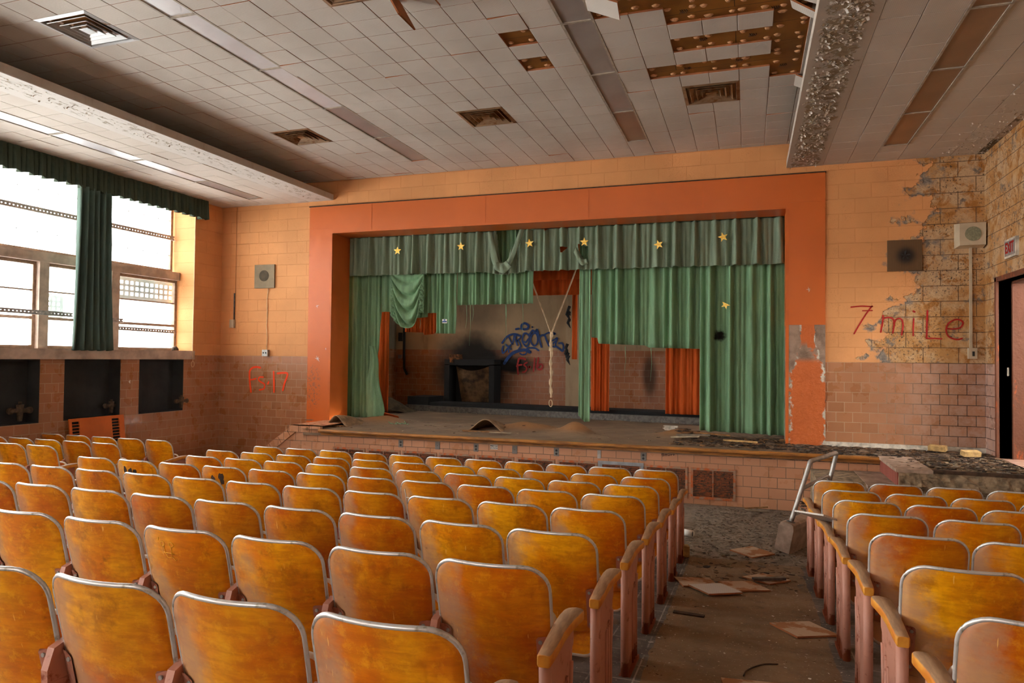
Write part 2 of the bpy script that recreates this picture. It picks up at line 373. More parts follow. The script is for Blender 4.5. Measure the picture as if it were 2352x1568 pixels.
def wood_seat():
    m = NT('lacquered_plywood', .3, spec=.5); x_ = m.xyz()
    oi = m.n('ShaderNodeObjectInfo'); rnd = oi.outputs['Random']
    off = m.comb(m.math('MULTIPLY', rnd, 37), m.math('MULTIPLY', rnd, 11), m.math('MULTIPLY', rnd, 23))
    va = m.n('ShaderNodeVectorMath', operation='ADD'); m.l(m.co, va.inputs[0]); m.l(off, va.inputs[1]); co = va.outputs[0]
    grain = m.noise(5, 7, .65, co=m.mapped(scale=(2.2, 1, 9), co=co), dist=.5)
    big = m.noise(3.6, 5, .6, co=co)
    c = m.mix(m.ramp(big, .32, .66), srgb(232, 158, 14), srgb(206, 106, 2))
    c = m.mix(m.ramp(grain, .36, .66, 0, .42), c, srgb(160, 72, 2))
    c = m.mix(m.ramp(m.noise(24, 5, .75, co=co), .5, .68, 0, .45), c, srgb(238, 168, 30))
    stain = m.math('MULTIPLY', m.ramp(m.noise(5, 6, .7, co=co), .54, .66), m.ramp(x_[2], .45, .8, .2, .45)); c = m.mix(stain, c, srgb(128, 52, 4))
    hv = m.n('ShaderNodeHueSaturation'); m.l(c, hv.inputs['Color'])
    m.setin(hv.inputs['Value'], m.math('ADD', .8, m.math('MULTIPLY', rnd, .35))); m.setin(hv.inputs['Hue'], m.math('ADD', .492, m.math('MULTIPLY', rnd, .016)))
    c = hv.outputs[0]
    x = m.xyz()
    # worn, dusty bloom low and left of each back, window sheen painted in
    dm = m.math('ADD', m.math('MULTIPLY', m.math('SUBTRACT', m.noise(7, 6, .7, co=co), .5), 1.6), m.math('ADD', m.ramp(x[0], .06, -.2, 0, .8), m.ramp(x[2], .8, .45, -.05, .3)))
    dust_sheen = m.ramp(dm, .35, .95, 0, .72)
    c = m.mix(dust_sheen, c, srgb(172, 136, 108))
    dk = m.ramp(m.noise(9, 5, .7, co=co), .62, .76, 0, .6); c = m.mix(dk, c, srgb(110, 48, 8))
    scr = m.noise(30, 2, .5, co=m.mapped(scale=(3, 1, .35), rot=(0, .5, 0), co=co))
    c = m.mix(m.ramp(scr, .73, .76, 0, .6), c, srgb(250, 200, 110))
    rough = m.mix(dust_sheen, (.3, .3, .3), (.62, .62, .62))
    return m.done(c, rough, m.bump(m.noise(40, 4, .6, co=co), .05, .002))
MAT['wood'] = wood_seat()
def armwood():
    m = NT('worn_armrest_wood', .5); g = m.n('ShaderNodeNewGeometry'); nz = m.xyz(g.outputs['Normal'])[2]
    topm = m.ramp(m.math('ADD', nz, m.math('MULTIPLY', m.math('SUBTRACT', m.noise(14, 5, .6), .5), .7)), .55, .85)
    side = m.mix(m.ramp(m.noise(9, 4), .4, .6), srgb(214, 146, 48), srgb(196, 116, 34)); wt = m.mix(m.ramp(m.noise(12, 5, .6, co=m.mapped(scale=(6, 1, 2))), .35, .65), srgb(176, 140, 106), srgb(150, 116, 88))
    return m.done(m.mix(topm, side, wt))
MAT['woodend'] = armwood()
MAT['chrome'] = (lambda m: m.done(m.mix(m.ramp(m.noise(14, 4, .7), .52, .7), srgb(206, 202, 198), srgb(130, 120, 96))))(NT('dull_edge_metal', .38, .55))
MAT['white_rim'] = flat('cream_seat_edge', srgb(226, 216, 200), .45)
MAT['pinkmetal'] = (lambda m: m.done(m.mix(m.ramp(m.math('ADD', m.noise(11, 5, .7), m.ramp(m.xyz()[2], .12, .0, 0, .35)), .56, .68), m.mix(m.noise(4), srgb(176, 118, 98), srgb(190, 134, 112)), srgb(128, 58, 26)), normal=m.bump(m.noise(40, 3), .1, .004)))(NT('pink_brown_enamel', .5))
MAT['steel'] = flat('galvanised_steel', srgb(176, 172, 166), .45, .5, var=.3)
MAT['darksteel'] = flat('dull_steel', srgb(110, 104, 98), .5, .4, var=.4, scale=20)
MAT['barsteel'] = flat('zinc_angle', srgb(178, 172, 168), .5, .2, var=.3, scale=20)
MAT['outlet'] = flat('outlet_steel', srgb(128, 122, 116), .5, .3)
MAT['black'] = flat('black_plastic', (.02, .02, .02), .5)
MAT['cream'] = flat('cream_enamel', srgb(196, 178, 150), .55, scale=4, var=.2)
MAT['white'] = flat('white_card', srgb(230, 226, 218), .6, var=.08)
MAT['beige'] = flat('beige_cover_plate', srgb(136, 118, 88), .6, var=.15)
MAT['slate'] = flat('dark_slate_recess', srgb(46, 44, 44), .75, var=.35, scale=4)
MAT['spray_blue'] = flat('blue_spray_paint', srgb(16, 62, 128), .5, var=.25, scale=20)
MAT['spray_red'] = flat('red_spray_paint', srgb(170, 22, 14), .5, var=.2, scale=20)
MAT['spray_orange'] = flat('orange_spray_paint', srgb(255, 74, 8), .5, var=.06)
MAT['ink'] = flat('black_marker', (.03, .015, .01), .6)
MAT['gold'] = (lambda m: m.done(m.mix(m.ramp(m.noise(60, 3), .4, .6), srgb(236, 176, 50), srgb(250, 226, 130))))(NT('gold_star_foil', .35, .4))
MAT['rope'] = flat('cotton_rope', srgb(226, 198, 160), .9)
MAT['doorframe'] = (lambda m: m.done(m.mix(m.ramp(m.noise(7, 6, .75, co=m.mapped(scale=(1, 1, .35))), .56, .66), srgb(112, 66, 46), srgb(176, 84, 36)), normal=m.bump(m.noise(22, 4), .5, .01)))(NT('rusted_door_frame', .7))
MAT['corr_tile'] = tile_mat('corridor_tile', 'x', c1=(190, 184, 156), c2=(176, 168, 140), bw=.3, mort=(80, 70, 56))
MAT['corr_tile'].node_tree.nodes['Principled BSDF'].inputs['Roughness'].default_value = .6
MAT['red_brick'] = (lambda m: (lambda xx: m.done(m.brick(m.comb(xx[1], xx[2]), srgb(150, 70, 58), srgb(134, 58, 48), srgb(186, 160, 140), .088, .5, .005, off=0)[0]))(m.xyz()))(NT('red_nosing_tile', .5))
def floor_mat():
    m = NT('dirty_floor', .7); x = m.xyz(); uv = m.comb(x[0], x[1])
    col, f = m.brick(m.mapped(loc=(.1, 0, 0), co=uv), srgb(118, 110, 104), srgb(100, 94, 88), srgb(176, 168, 158), .2286, .2286, .006, off=0, smooth=.6)
    under = m.mix(m.ramp(m.noise(4, 6, .7), .4, .62), col, srgb(84, 76, 70))
    conc = m.mix(m.ramp(m.noise(1.7, 6, .6), .32, .68), srgb(140, 114, 84), srgb(116, 92, 66))
    conc = m.mix(m.ramp(m.noise(6, 6, .7), .52, .68, 0, .6), conc, srgb(96, 78, 60))
    pinkish = m.ramp(m.noise(14, 4, .7), .6, .7, 0, .35); conc = m.mix(pinkish, conc, srgb(168, 142, 116))
    ed = m.math('MULTIPLY', m.math('SUBTRACT', m.noise(4, 3), .5), .06)
    xx = m.math('ADD', x[0], ed)
    a1 = m.math('MULTIPLY', m.math('GREATER_THAN', xx, -.53), m.math('LESS_THAN', xx, .47))
    a2 = m.math('MULTIPLY', m.math('GREATER_THAN', xx, -6.66), m.math('LESS_THAN', xx, -5.62))
    aisle = m.math('MAXIMUM', a1, a2)
    c = m.mix(aisle, under, conc)
    front = m.math('GREATER_THAN', m.math('ADD', x[1], m.math('MULTIPLY', ed, 3)), 7.05)
    gr = m.mix(m.ramp(m.noise(9, 6, .75, dist=1), .45, .6), srgb(142, 128, 112), srgb(98, 84, 68))
    c = m.mix(front, c, gr)
    sp_ = m.ramp(m.noise(55, 3, .6), .66, .69); c = m.mix(m.math('MULTIPLY', sp_, .8), c, srgb(214, 200, 178))
    return m.done(c, m.ramp(m.noise(2, 4), .4, .6, .45, .85), m.bump(m.noise(30, 5, .7), .5, .01))
MAT['floor'] = floor_mat()
def stage_floor_mat():
    m = NT('stage_boards', .65); x = m.xyz(); uv = m.comb(x[0], x[1])
    col, f = m.brick(uv, srgb(150, 124, 98), srgb(134, 108, 84), srgb(100, 78, 58), .9, .057, .0016, off=.37)
    c = m.mix(m.ramp(m.noise(2.0, 6, .6), .35, .65), col, srgb(120, 98, 78))
    c = m.mix(m.ramp(m.noise(7, 6, .75, co=m.mapped(scale=(.5, 1.6, 1))), .56, .66, 0, .55), c, srgb(92, 66, 46))
    lift = m.ramp(x[2], -1.15, -1.07); c = m.mix(m.math('MULTIPLY', lift, .75), c, m.mix(m.noise(18, 4, co=m.mapped(scale=(.4, 2, 1))), srgb(168, 116, 66), srgb(140, 92, 50)))
    rot = m.ramp(x[0], -.9, .3); c = m.mix(m.math('MULTIPLY', rot, m.ramp(m.noise(5, 6, .75), .4, .6)), c, srgb(62, 44, 30))
    return m.done(c, normal=m.bump(m.noise(20, 5, .7), .35, .01))
MAT['stagefloor'] = stage_floor_mat()
MAT['nosing'] = (lambda m: m.done(m.mix(m.ramp(m.noise(9, 5, .6, co=m.mapped(scale=(.5, 3, 3))), .4, .65), srgb(176, 116, 50), srgb(128, 84, 44))))(NT('nosing_wood', .45))
MAT['plank'] = flat('split_floorboard', srgb(150, 106, 62), .8, scale=12, var=.5)
MAT['plankd'] = flat('rotten_floorboard', srgb(74, 54, 38), .9, scale=14, var=.6)
MAT['palewood'] = flat('raw_wood', srgb(196, 160, 104), .85, scale=18, var=.4)
MAT['deb1'] = flat('debris_brown', srgb(104, 76, 50), .9, scale=10, var=.5)
MAT['deb2'] = flat('debris_dark', srgb(52, 38, 28), .9, scale=10, var=.5)
MAT['deb3'] = flat('debris_pale', srgb(176, 158, 132), .9, scale=10, var=.4)
MAT['deb4'] = flat('debris_grey', srgb(122, 108, 92), .9, scale=10, var=.4)
MAT['fallen_face'] = (lambda m: m.done(m.mix(m.ramp(m.noise(6, 4, .6), .5, .58), srgb(196, 168, 140), srgb(168, 116, 74))))(NT('fallen_tile_back', .85))
MAT['fallen_white'] = tile_ceiling()
MAT['tape'] = flat('duct_tape', srgb(168, 172, 178), .35, .3)
MAT['oldiron'] = flat('old_pipe_iron', srgb(86, 68, 52), .8, scale=25, var=.5, bump=.6)
MAT['baseboard'] = flat('exposed_plaster_base', srgb(206, 196, 180), .9, scale=12, var=.4)
def glass_mat():
    m = NT('window_glass', .05)
    t = m.t; tr = t.nodes.new('ShaderNodeBsdfTransparent'); gl = t.nodes.new('ShaderNodeBsdfGlossy'); gl.inputs['Roughness'].default_value = .08
    tr.inputs[0].default_value = (.93, .95, .96, 1)
    lw = t.nodes.new('ShaderNodeLayerWeight'); lw.inputs[0].default_value = .35; mx = t.nodes.new('ShaderNodeMixShader')
    k = m.math('MULTIPLY', lw.outputs['Fresnel'], .6)
    t.links.new(k, mx.inputs[0]); t.links.new(tr.outputs[0], mx.inputs[1]); t.links.new(gl.outputs[0], mx.inputs[2])
    t.links.new(mx.outputs[0], t.nodes['Material Output'].inputs[0]); return m.mat
MAT['glass'] = glass_mat()
MAT['screen'] = flat('grey_security_screen', srgb(170, 182, 178), .6, var=.1)
MAT['winframe'] = flat('window_frame', srgb(160, 134, 112), .6, scale=15, var=.3)
MAT['winframe_pale'] = flat('muntin', srgb(150, 150, 150), .5)

# ------------------------------------------------------------------ the room shell
XL, XR, YF, YB = -9.19, 2.89, 10.5, -6.0
ZC, ZL = 3.04, 2.70
FZ = [(-6.0, -.86), (1.49, -1.465), (2.25, -1.535), (3.02, -1.605), (3.78, -1.66), (4.54, -1.72), (5.30, -1.785), (6.07, -1.85), (6.83, -1.905), (9.7, -1.905)]
def fz(y):
    for (a, za), (b, zb) in zip(FZ, FZ[1:]):
        if y <= b: return za+(zb-za)*max(0, (y-a))/(b-a)
    return FZ[-1][1]
mb = MB()
ys = [YB, -3, 0, 1.49, 2.25, 3.02, 3.78, 4.54, 5.30, 6.07, 6.83, 8.0, 9.62]
mb.grid([[(x, y, fz(y)) for x in (XL-.1, -6.6, -3, -.5, .5, XR+.1)] for y in ys], 0, False)
mb.box(XL-.1, XR+.1, YB, 9.62, -2.4, -2.3)
struct(mb, 'floor', MAT['floor'])
# front wall (with the stage opening) : blocks over glazed tile
OX0, OX1, OZT = -6.846, .502, 2.12
mb = MB()
def wall_piece(mb, x0, x1, y0, y1, z0, z1, zt, up_m=0, lo_m=1):
    if z0 < zt: mb.box(x0, x1, y0, y1, z0, min(z1, zt), lo_m)
    if z1 > zt: mb.box(x0, x1, y0, y1, max(z0, zt), z1, up_m)
wall_piece(mb, XL-.3, -7.27, YF, YF+.3, -2.4, 3.3, -.017)
wall_piece(mb, .985, XR+.25, YF, YF+.3, -2.4, 3.3, -.017)
mb.box(-7.27, .985, YF, YF+.3, 2.60, 3.3, 0)
struct(mb, 'wall_front', [MAT['block_front'], MAT['tile_front']])
# exposed plaster line at the foot of the wall right of the opening
mb = MB(); mb.box(.97, XR, YF-.012, YF+.005, -1.165, -1.10); struct(mb, 'baseboard_front', MAT['baseboard'])
# left wall with window band and recesses
mb = MB()
wall_piece(mb, XL-.5, XL, 9.83, YF+.3, -2.4, 3.3, -.017)
niches = [(8.70, 9.625), (7.41, 8.35), (6.115, 7.048), (4.83, 5.76), (3.54, 4.47), (2.25, 3.18)]
for a, b in niches: mb.box(XL-.5, XL, a, b, -2.4, -.96, 1)
edges = [9.83] + [e for a, b in niches for e in (b, a)] + [YB-.3]
for i in range(0, len(edges), 2): mb.box(XL-.5, XL, edges[i+1], edges[i], -2.4, -.09, 1)
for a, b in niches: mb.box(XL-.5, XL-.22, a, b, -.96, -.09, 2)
mb.box(XL-.5, XL, YB-.3, 9.83, 2.72, 3.3, 0)
mb.box(XL-.5, XL, YB-.3, -6.0, -.09, 3.3, 0)
struct(mb, 'wall_left', [MAT['block_side'], MAT['tile_side'], MAT['slate']])
# niche linings
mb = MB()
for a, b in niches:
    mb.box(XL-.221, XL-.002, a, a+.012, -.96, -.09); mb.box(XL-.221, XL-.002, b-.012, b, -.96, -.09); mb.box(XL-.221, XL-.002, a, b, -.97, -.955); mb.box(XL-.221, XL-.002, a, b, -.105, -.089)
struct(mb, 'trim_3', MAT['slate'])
mb = MB(); mb.box(-9.72, -9.16, YB, 9.845, -.088, .06); struct(mb, 'trim_1', MAT['concrete'])
mb = MB(); mb.box(-9.64, -9.50, YB, 9.828, 1.293, 1.433)
mull = [7.3175-1.19*k for k in range(-1, 12)]
for y in mull: mb.box(-9.64, -9.50, y-.0725, y+.0725, .061, 1.292)
struct(mb, 'trim_2', MAT['concrete'])
# right wall and the doorway
DY0, DY1, DZT = 8.95, 9.98, .985
mb = MB()
wall_piece(mb, XR, XR+.25, DY1, YF+.3, -2.4, 3.3, -.017)
wall_piece(mb, XR, XR+.25, YB-.3, DY0, -2.4, 3.3, -.017)
mb.box(XR, XR+.25, DY0, DY1, DZT, 3.3, 0); mb.box(XR, XR+.25, DY0, DY1, -2.4, -1.16, 1)
struct(mb, 'wall_right', [MAT['block_right'], MAT['tile_right']])
mb = MB(); RW = [(-4.45, -1.95)]; ex_ = [XL-.5]+[e for w_ in RW for e in w_]+[XR+.25]  # rear window opening, out of view, added for fill light
for i in range(0, len(ex_), 2): mb.box(ex_[i], ex_[i+1], YB-.3, YB, -2.4, 3.3)
for a, b in RW: mb.box(a, b, YB-.3, YB, -2.4, .5); mb.box(a, b, YB-.3, YB, 2.4, 3.3)
struct(mb, 'wall_back', [MAT['block_front'], MAT['tile_front']])
# door frame and corridor
d = thing('door_1', 'rusted brown doorway', 'door', (0, 0, 0)); d['kind'] = 'structure'
del d['label'], d['category']
mb = MB(); mb.box(XR-.03, XR+.13, DY1, DY1+.055, -1.16, DZT+.05); mb.box(XR-.03, XR+.13, DY0-.055, DY0, -1.16, DZT+.05); mb.box(XR-.03, XR+.13, DY0-.055, DY1+.055, DZT, DZT+.055)
mb.box(XR+.13, XR+.27, DY1-.04, DY1+.02, -1.16, DZT+.02); mb.box(XR+.13, XR+.27, DY0-.02, DY0+.03, -1.16, DZT+.02); mb.box(XR+.13, XR+.27, DY0, DY1, DZT-.03, DZT+.02)
mb.obj('door_frame', MAT['doorframe'], d)
mb = MB(); mb.box(XR+.08, XR+.10, DY1-.009, DY1+.001, -.16, -.06); mb.obj('strike_plate', MAT['steel'], d)
mb = MB()
mb.box(XR+.25, 5.4, 10.9, 11.1, -1.3, 2.6, 0); mb.box(5.4, 5.6, 6.8, 11.1, -1.3, .2, 1); mb.box(5.4, 5.6, 6.8, 11.1, 2.1, 2.6, 1); mb.box(5.4, 5.6, 10.4, 11.1, .2, 2.1, 1); mb.box(XR+.25, 5.6, 6.6, 6.8, -1.3, 2.6, 0)  # far side wall left open: unseen gap added to light the corridor
struct(mb, 'wall_corridor', [MAT['corr_tile'], MAT['pillar']])
mb = MB(); mb.box(XR+.25, 5.6, 6.6, 11.1, 2.5, 2.6); struct(mb, 'ceiling_corridor', MAT['stage_side'])
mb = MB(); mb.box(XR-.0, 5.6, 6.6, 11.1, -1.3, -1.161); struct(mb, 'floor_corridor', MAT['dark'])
# pipe fitting seen in the doorway
t = MB(); t.tube([(3.62, 9.85, .74), (3.62, 9.85, 1.6)], .03, seg=10); t.tube([(3.55, 9.85, .72), (3.72, 9.85, .72)], .045, seg=12); t.tube([(3.55, 9.85, .72), (3.55, 9.82, .66)], .03, seg=10)
solo(t, 'pipe_valve', MAT['cream'], 'cream pipe fitting hanging inside the rusted doorway on the right', 'pipe')

# ------------------------------------------------------------------ ceilings
PX, PY, GX, GY = .305, .3035, -.10, 7.945
HOLES = {(-7, -6), (-7, -4)}
for c in range(-3, 2): HOLES.add((c, -2)) if c < 1 else None
HOLES |= {(1, r) for r in range(-8, 0)}
HOLES |= {(c, -2) for c in (-3, -2, -1, 0)} | {(c, -4) for c in (-2, -1, 0)} | {(c, -6) for c in (-2, -1, 0)}
HOLES |= {(c, -7) for c in (-4, -3, -2, -1, 0)} | {(c, -8) for c in (-4, -3, -2, 0)}
# columns: c index -> x from GX + c*PX ; rows: r index -> y from GY + r*PY
LIGHTS_MAIN = [('A', -16), ('B', -5)]
VENTS = [(-2, 0), (-11, 0), (-20, 0), (-20, -11), (-11, -11)]
def ceil_tiles(mb, c0, c1, r0, r1, gx, z, skip, jit=True):
    for c in range(c0, c1):
        for r in range(r0, r1):
            if skip(c, r): continue
            x0 = gx+c*PX; y0 = GY+r*PY; x1 = x0+PX; y1 = y0+PY; g = .0019
            dz = R.uniform(0, .0025) if jit else 0
            tx, ty = 0, 0
            if R.random() < .05: tx = R.uniform(-.010, .004); dz += .002
            if y1 > YF: y1 = YF
            if y0 > YF-.01: continue
            z0 = z-dz
            q = [(x0+g, y0+g, z0+tx), (x1-g, y0+g, z0), (x1-g, y1-g, z0), (x0+g, y1-g, z0+ty)]
            b = .004
            qi = [(q[0][0]+b, q[0][1]+b, q[0][2]-.002), (q[1][0]-b, q[1][1]+b, q[1][2]-.002), (q[2][0]-b, q[2][1]-b, q[2][2]-.002), (q[3][0]+b, q[3][1]-b, q[3][2]-.002)]
            mb.face(qi, 0); tp = [(a, bb, z+.018) for a, bb, _ in q]
            for i in range(4):
                j = (i+1) % 4; mb.face([q[i], q[j], qi[j], qi[i]], 0); mb.face([tp[i], tp[j], q[j], q[i]], 1)
def skip_main(c, r):
    if (c, r) in HOLES: return True
    if c in (-16, -5) and r < 6: return True
    for a, b in VENTS:
        if c in (a, a+1) and r in (b, b+1): return True
    return False
mb = MB(); ceil_tiles(mb, -27, 3, -44, 9, GX, ZC, skip_main)
mb.box(XL-.1, XR+.1, YB, YF, ZC+.018, ZC+.2, 2)
struct(mb, 'ceiling', [MAT['ctile'], MAT['tile_edge'], MAT['lath']])
# adhesive daubs on the bare backing
mb = MB()
cells = sorted(HOLES) + [(-27+i, 0) for i in ()]
for (c, r) in cells:
    for (u, v) in ((.16, .2), (.84, .16), (.18, .82), (.8, .84)):
        cx = GX+(c+u)*PX+R.uniform(-.022, .022); cyy = GY+(r+v)*PY+R.uniform(-.02, .02); rr = R.uniform(.022, .031)
        if R.random() < .12: continue
        ring = [(cx+rr*1.35*math.cos(a)*R.uniform(.7, 1.15), cyy+rr*.95*math.sin(a)*R.uniform(.65, 1.1)) for a in [2*PI*k/11 for k in range(11)]]
        lo = [(cx+(a-cx)*.6, cyy+(b-cyy)*.6, ZC+.004) for a, b in ring]; hi = [(a, b, ZC+.018) for a, b in ring]
        mb.grid([hi, lo], 0, True, True); mb.face(lo, 0)
solo(mb, 'adhesive_daubs', MAT['daub'], 'dried tan glue daubs left where ceiling tiles have fallen', 'glue', kind='stuff')
mb = MB()
for (cx, cyy) in ((-.55, 6.25), (.03, 6.9), (-.42, 6.86), (.21, 6.42), (-.1, 7.45), (.2, 7.32), (-.62, 7.5), (-.5, 5.9), (.33, 7.7), (-2.0, 6.86), (-.1, 6.15)):
    for k in range(4):
        dx = (k-1.5)*.018
        mb.tube([(cx+dx, cyy-.03, ZC+.0165), (cx+dx+.01, cyy, ZC+.0165), (cx+dx-.006, cyy+.03, ZC+.0165)], .0035, seg=4)
solo(mb, 'backing_board_marks', MAT['ink'], 'black stencilled marks on the bare brown ceiling backing', 'mark', kind='stuff')
# lower ceilings with a lip; tiles + plaster bands
def low_ceiling(name, x0, x1, lipx, band, tiles_c, skip, soffit, extra=None):
    mb = MB(); mb.box(x0, x1, YB, YF, ZL+.013, ZL+.10, 2); mb.face([(x0, YB, ZL+.0125), (x1, YB, ZL+.0125), (x1, YF-.002, ZL+.0125), (x0, YF-.002, ZL+.0125)], 4)
    mb.box(min(lipx, lipx+band), max(lipx, lipx+band), YB, YF-.001, ZL, ZL+.012, 1)
    if extra: mb.box(extra[0], extra[1], YB, YF-.001, ZL, ZL+.012, 3)
    c0, c1, gx = tiles_c
    for c in range(c0, c1):
        for r in range(-44, 9):
            if skip(c, r): continue
            xa = gx+c*PX; ya = GY+r*PY; xb = xa+PX; yb = min(ya+PY, YF); g = .0026; b = .004; dz = R.uniform(0, .0025)
            if R.random() < .03: dz += .006
            z = ZL+.004-dz
            if extra is None: xa = max(xa, x0+.001)
            q = [(xa+g, ya+g), (xb-g, ya+g), (xb-g, yb-g), (xa+g, yb-g)]; qi = [(xa+b, ya+b), (xb-b, ya+b), (xb-b, yb-b), (xa+b, yb-b)]
            mb.face([(p[0], p[1], z-.002) for p in qi], 0)
            for i in range(4):
                j = (i+1) % 4; mb.face([(*q[i], z), (*q[j], z), (*qi[j], z-.002), (*qi[i], z-.002)], 0); mb.face([(*q[i], ZL+.012), (*q[j], ZL+.012), (*q[j], z), (*q[i], z)], 0)
    return struct(mb, name, [MAT['ctile'], soffit, MAT['lip'], MAT['mould'], MAT['tile_edge']])
low_ceiling('ceiling_left', XL-.02, -6.84, -6.84, -.49, (-7, 0, -7.33), lambda c, r: c == -3 and r < 7, MAT['soffit_l'])
low_ceiling('ceiling_right', .50, XR+.02, .50, .47, (0, 6, .97), lambda c, r: c == 2 and r < 6, MAT['soffit'], extra=(2.80, XR+.02))
# flaking paint
def flakes(name, n, x0, x1, y0, y1, z, label, size=(.015, .05), pw=1.0, dens=None):
    mb = MB(); k = 0
    while k < n:
        x = R.uniform(x0, x1); y = y0+(y1-y0)*R.random()**pw
        if dens and R.random() > dens(x, y): continue
        k += 1
        a = R.uniform(0, 2*PI); s = R.uniform(*size); L = s*R.uniform(.7, 2.0); h = R.uniform(.1, .7)*L
        ca, sa = math.cos(a), math.sin(a); rows = []
        wj = [R.uniform(.7, 1.2) for _ in range(4)]
        for i in range(4):
            t = i/3; along = L*t*(1-.25*t); dz = -h*t*t*.8; ww = s*.5*wj[i]*(1-.45*t)
            rows.append([(x+ca*along-sa*ww, y+sa*along+ca*ww, z+dz-.0005), (x+ca*along+sa*ww, y+sa*along-ca*ww, z+dz-.0005)])
        mb.grid(rows, 0 if R.random() < .72 else 1, True)
    o = solo(mb, name, [MAT['flake'], MAT['flake_dark']], label, 'paint', kind='stuff')
    return o
flakes('peeling_paint_flakes', 1700, .56, .88, 4.4, 10.46, ZL, 'curled pale paint flakes hanging from the beam soffit right of the middle', (.008, .034), dens=lambda x, y: 1 if math.sin(y*5.3+x*9)+math.sin(y*11.7-x*13) > -.5 else .25)
flakes('soffit_paint_flakes', 150, -7.2, -6.9, 4.0, 10.45, ZL, 'small curled paint flakes hanging from the left beam soffit', (.01, .03), dens=lambda x, y: .9 if y < 7.4 else .35)
flakes('corner_paint_flakes', 420, 2.35, 2.88, 6.5, 10.45, ZL, 'crumbling paint flakes in the mouldy ceiling corner at the right', (.008, .025), pw=.55, dens=lambda x, y: max(.02, (x-2.2)/.7*(y-6)/4))
# loose hanging tiles
def loose_tile(name, label, M, s=.3, back='tile_edge', group=None):
    mb = MB(); mb.box(0, s, 0, s, -.008, .006, 0, M); n = len(mb.f)
    mb.m[n-5] = 1                                       # upper face shows the brown back
    for i in (n-4, n-3, n-2, n-1): mb.m[i] = 1
    return solo(mb, name, [MAT['ctile'], MAT['tile_edge']], label, 'ceiling tile', group)
def T(loc, rx=0, ry=0, rz=0): return Matrix.Translation(loc) @ Matrix.Rotation(rz, 4, 'Z') @ Matrix.Rotation(ry, 4, 'Y') @ Matrix.Rotation(rx, 4, 'X')
loose_tile('ceiling_tile', 'white ceiling tile swinging down beside the bare brown patch', T((-1.30, 5.62, 3.03), 0, .38, .1))
loose_tile('ceiling_tile', 'brown-backed ceiling tile hanging edge-on beside the topmost vent', T((-2.84, 5.02, 3.035), 0, 1.05, 0))
loose_tile('ceiling_tile', 'thin ceiling tile sagging next to the edge-on hanging tile', T((-2.72, 4.98, 3.03), 0, .35, .0))
loose_tile('ceiling_tile', 'nearer white tile drooping against the flaking beam', T((.30, 5.9, 3.03), .0, .45, .0), .26)
loose_tile('ceiling_tile', 'further white tile drooping against the flaking beam', T((.33, 6.25, 3.03), .2, .6, .0), .24)
loose_tile('ceiling_tile', 'tall sliver of tile hanging against the beam past the bare patch', T((.47, 7.93, 3.03), 0, .5, 0), .30)

# ceiling vents (square diffusers)
VL = {(-2, 0): ('rusty square ceiling vent just in front of the bare brown patch', 1), (-11, 0): ('rusty square ceiling vent in the middle of the ceiling', 1), (-20, 0): ('rusty square ceiling vent nearest the far left corner', 1), (-20, -11): ('clean grey square ceiling vent at the upper left', 0), (-11, -11): ('brown ceiling vent cut off by the top edge', 1)}
for (c, r), (lab, rusty) in VL.items():
    x0, y0 = GX+c*PX, GY+r*PY; wv, lv = 2*PX, 2*PY
    v = thing('ceiling_vent', lab, 'vent', (x0+wv/2, y0+lv/2, ZC), 0, 'square ceiling vents'); hm = MAT['ventmetal'] if rusty else MAT['ventclean']
    mb = MB(); h = wv/2
    def ring(mb, a, b, za, zb, m=0):
        A = [(-a, -a, za), (a, -a, za), (a, a, za), (-a, a, za)]; B = [(-b, -b, zb), (b, -b, zb), (b, b, zb), (-b, b, zb)]
        mb.grid([A, B], m, False, True)
    ring(mb, h+.003, h-.035, -.004, -.012); ring(mb, h-.035, h-.05, -.012, .03); ring(mb, h+.003, h+.003, .018, -.004)
    mb.obj('frame', hm, v)
    for i, (a, b) in enumerate(((.235, .175), (.165, .115), (.105, .062))):
        mb = MB(); ring(mb, a, a-.006, -.012, -.014); ring(mb, a-.006, b, -.014, .03); ring(mb, a, b+.003, -.010, .034); mb.obj('louvre', hm, v)
    mb = MB(); ring(mb, .055, .052, -.01, -.012); mb.face([(-.052, -.052, -.012), (.052, -.052, -.012), (.052, .052, -.012), (-.052, .052, -.012)]); mb.obj('centre_plate', hm, v)
    mb = MB(); mb.box(-h, h, -h, h, .04, .05); ring(mb, h-.04, h-.04, .0, .04); mb.obj('duct', MAT['ventdark'], v)
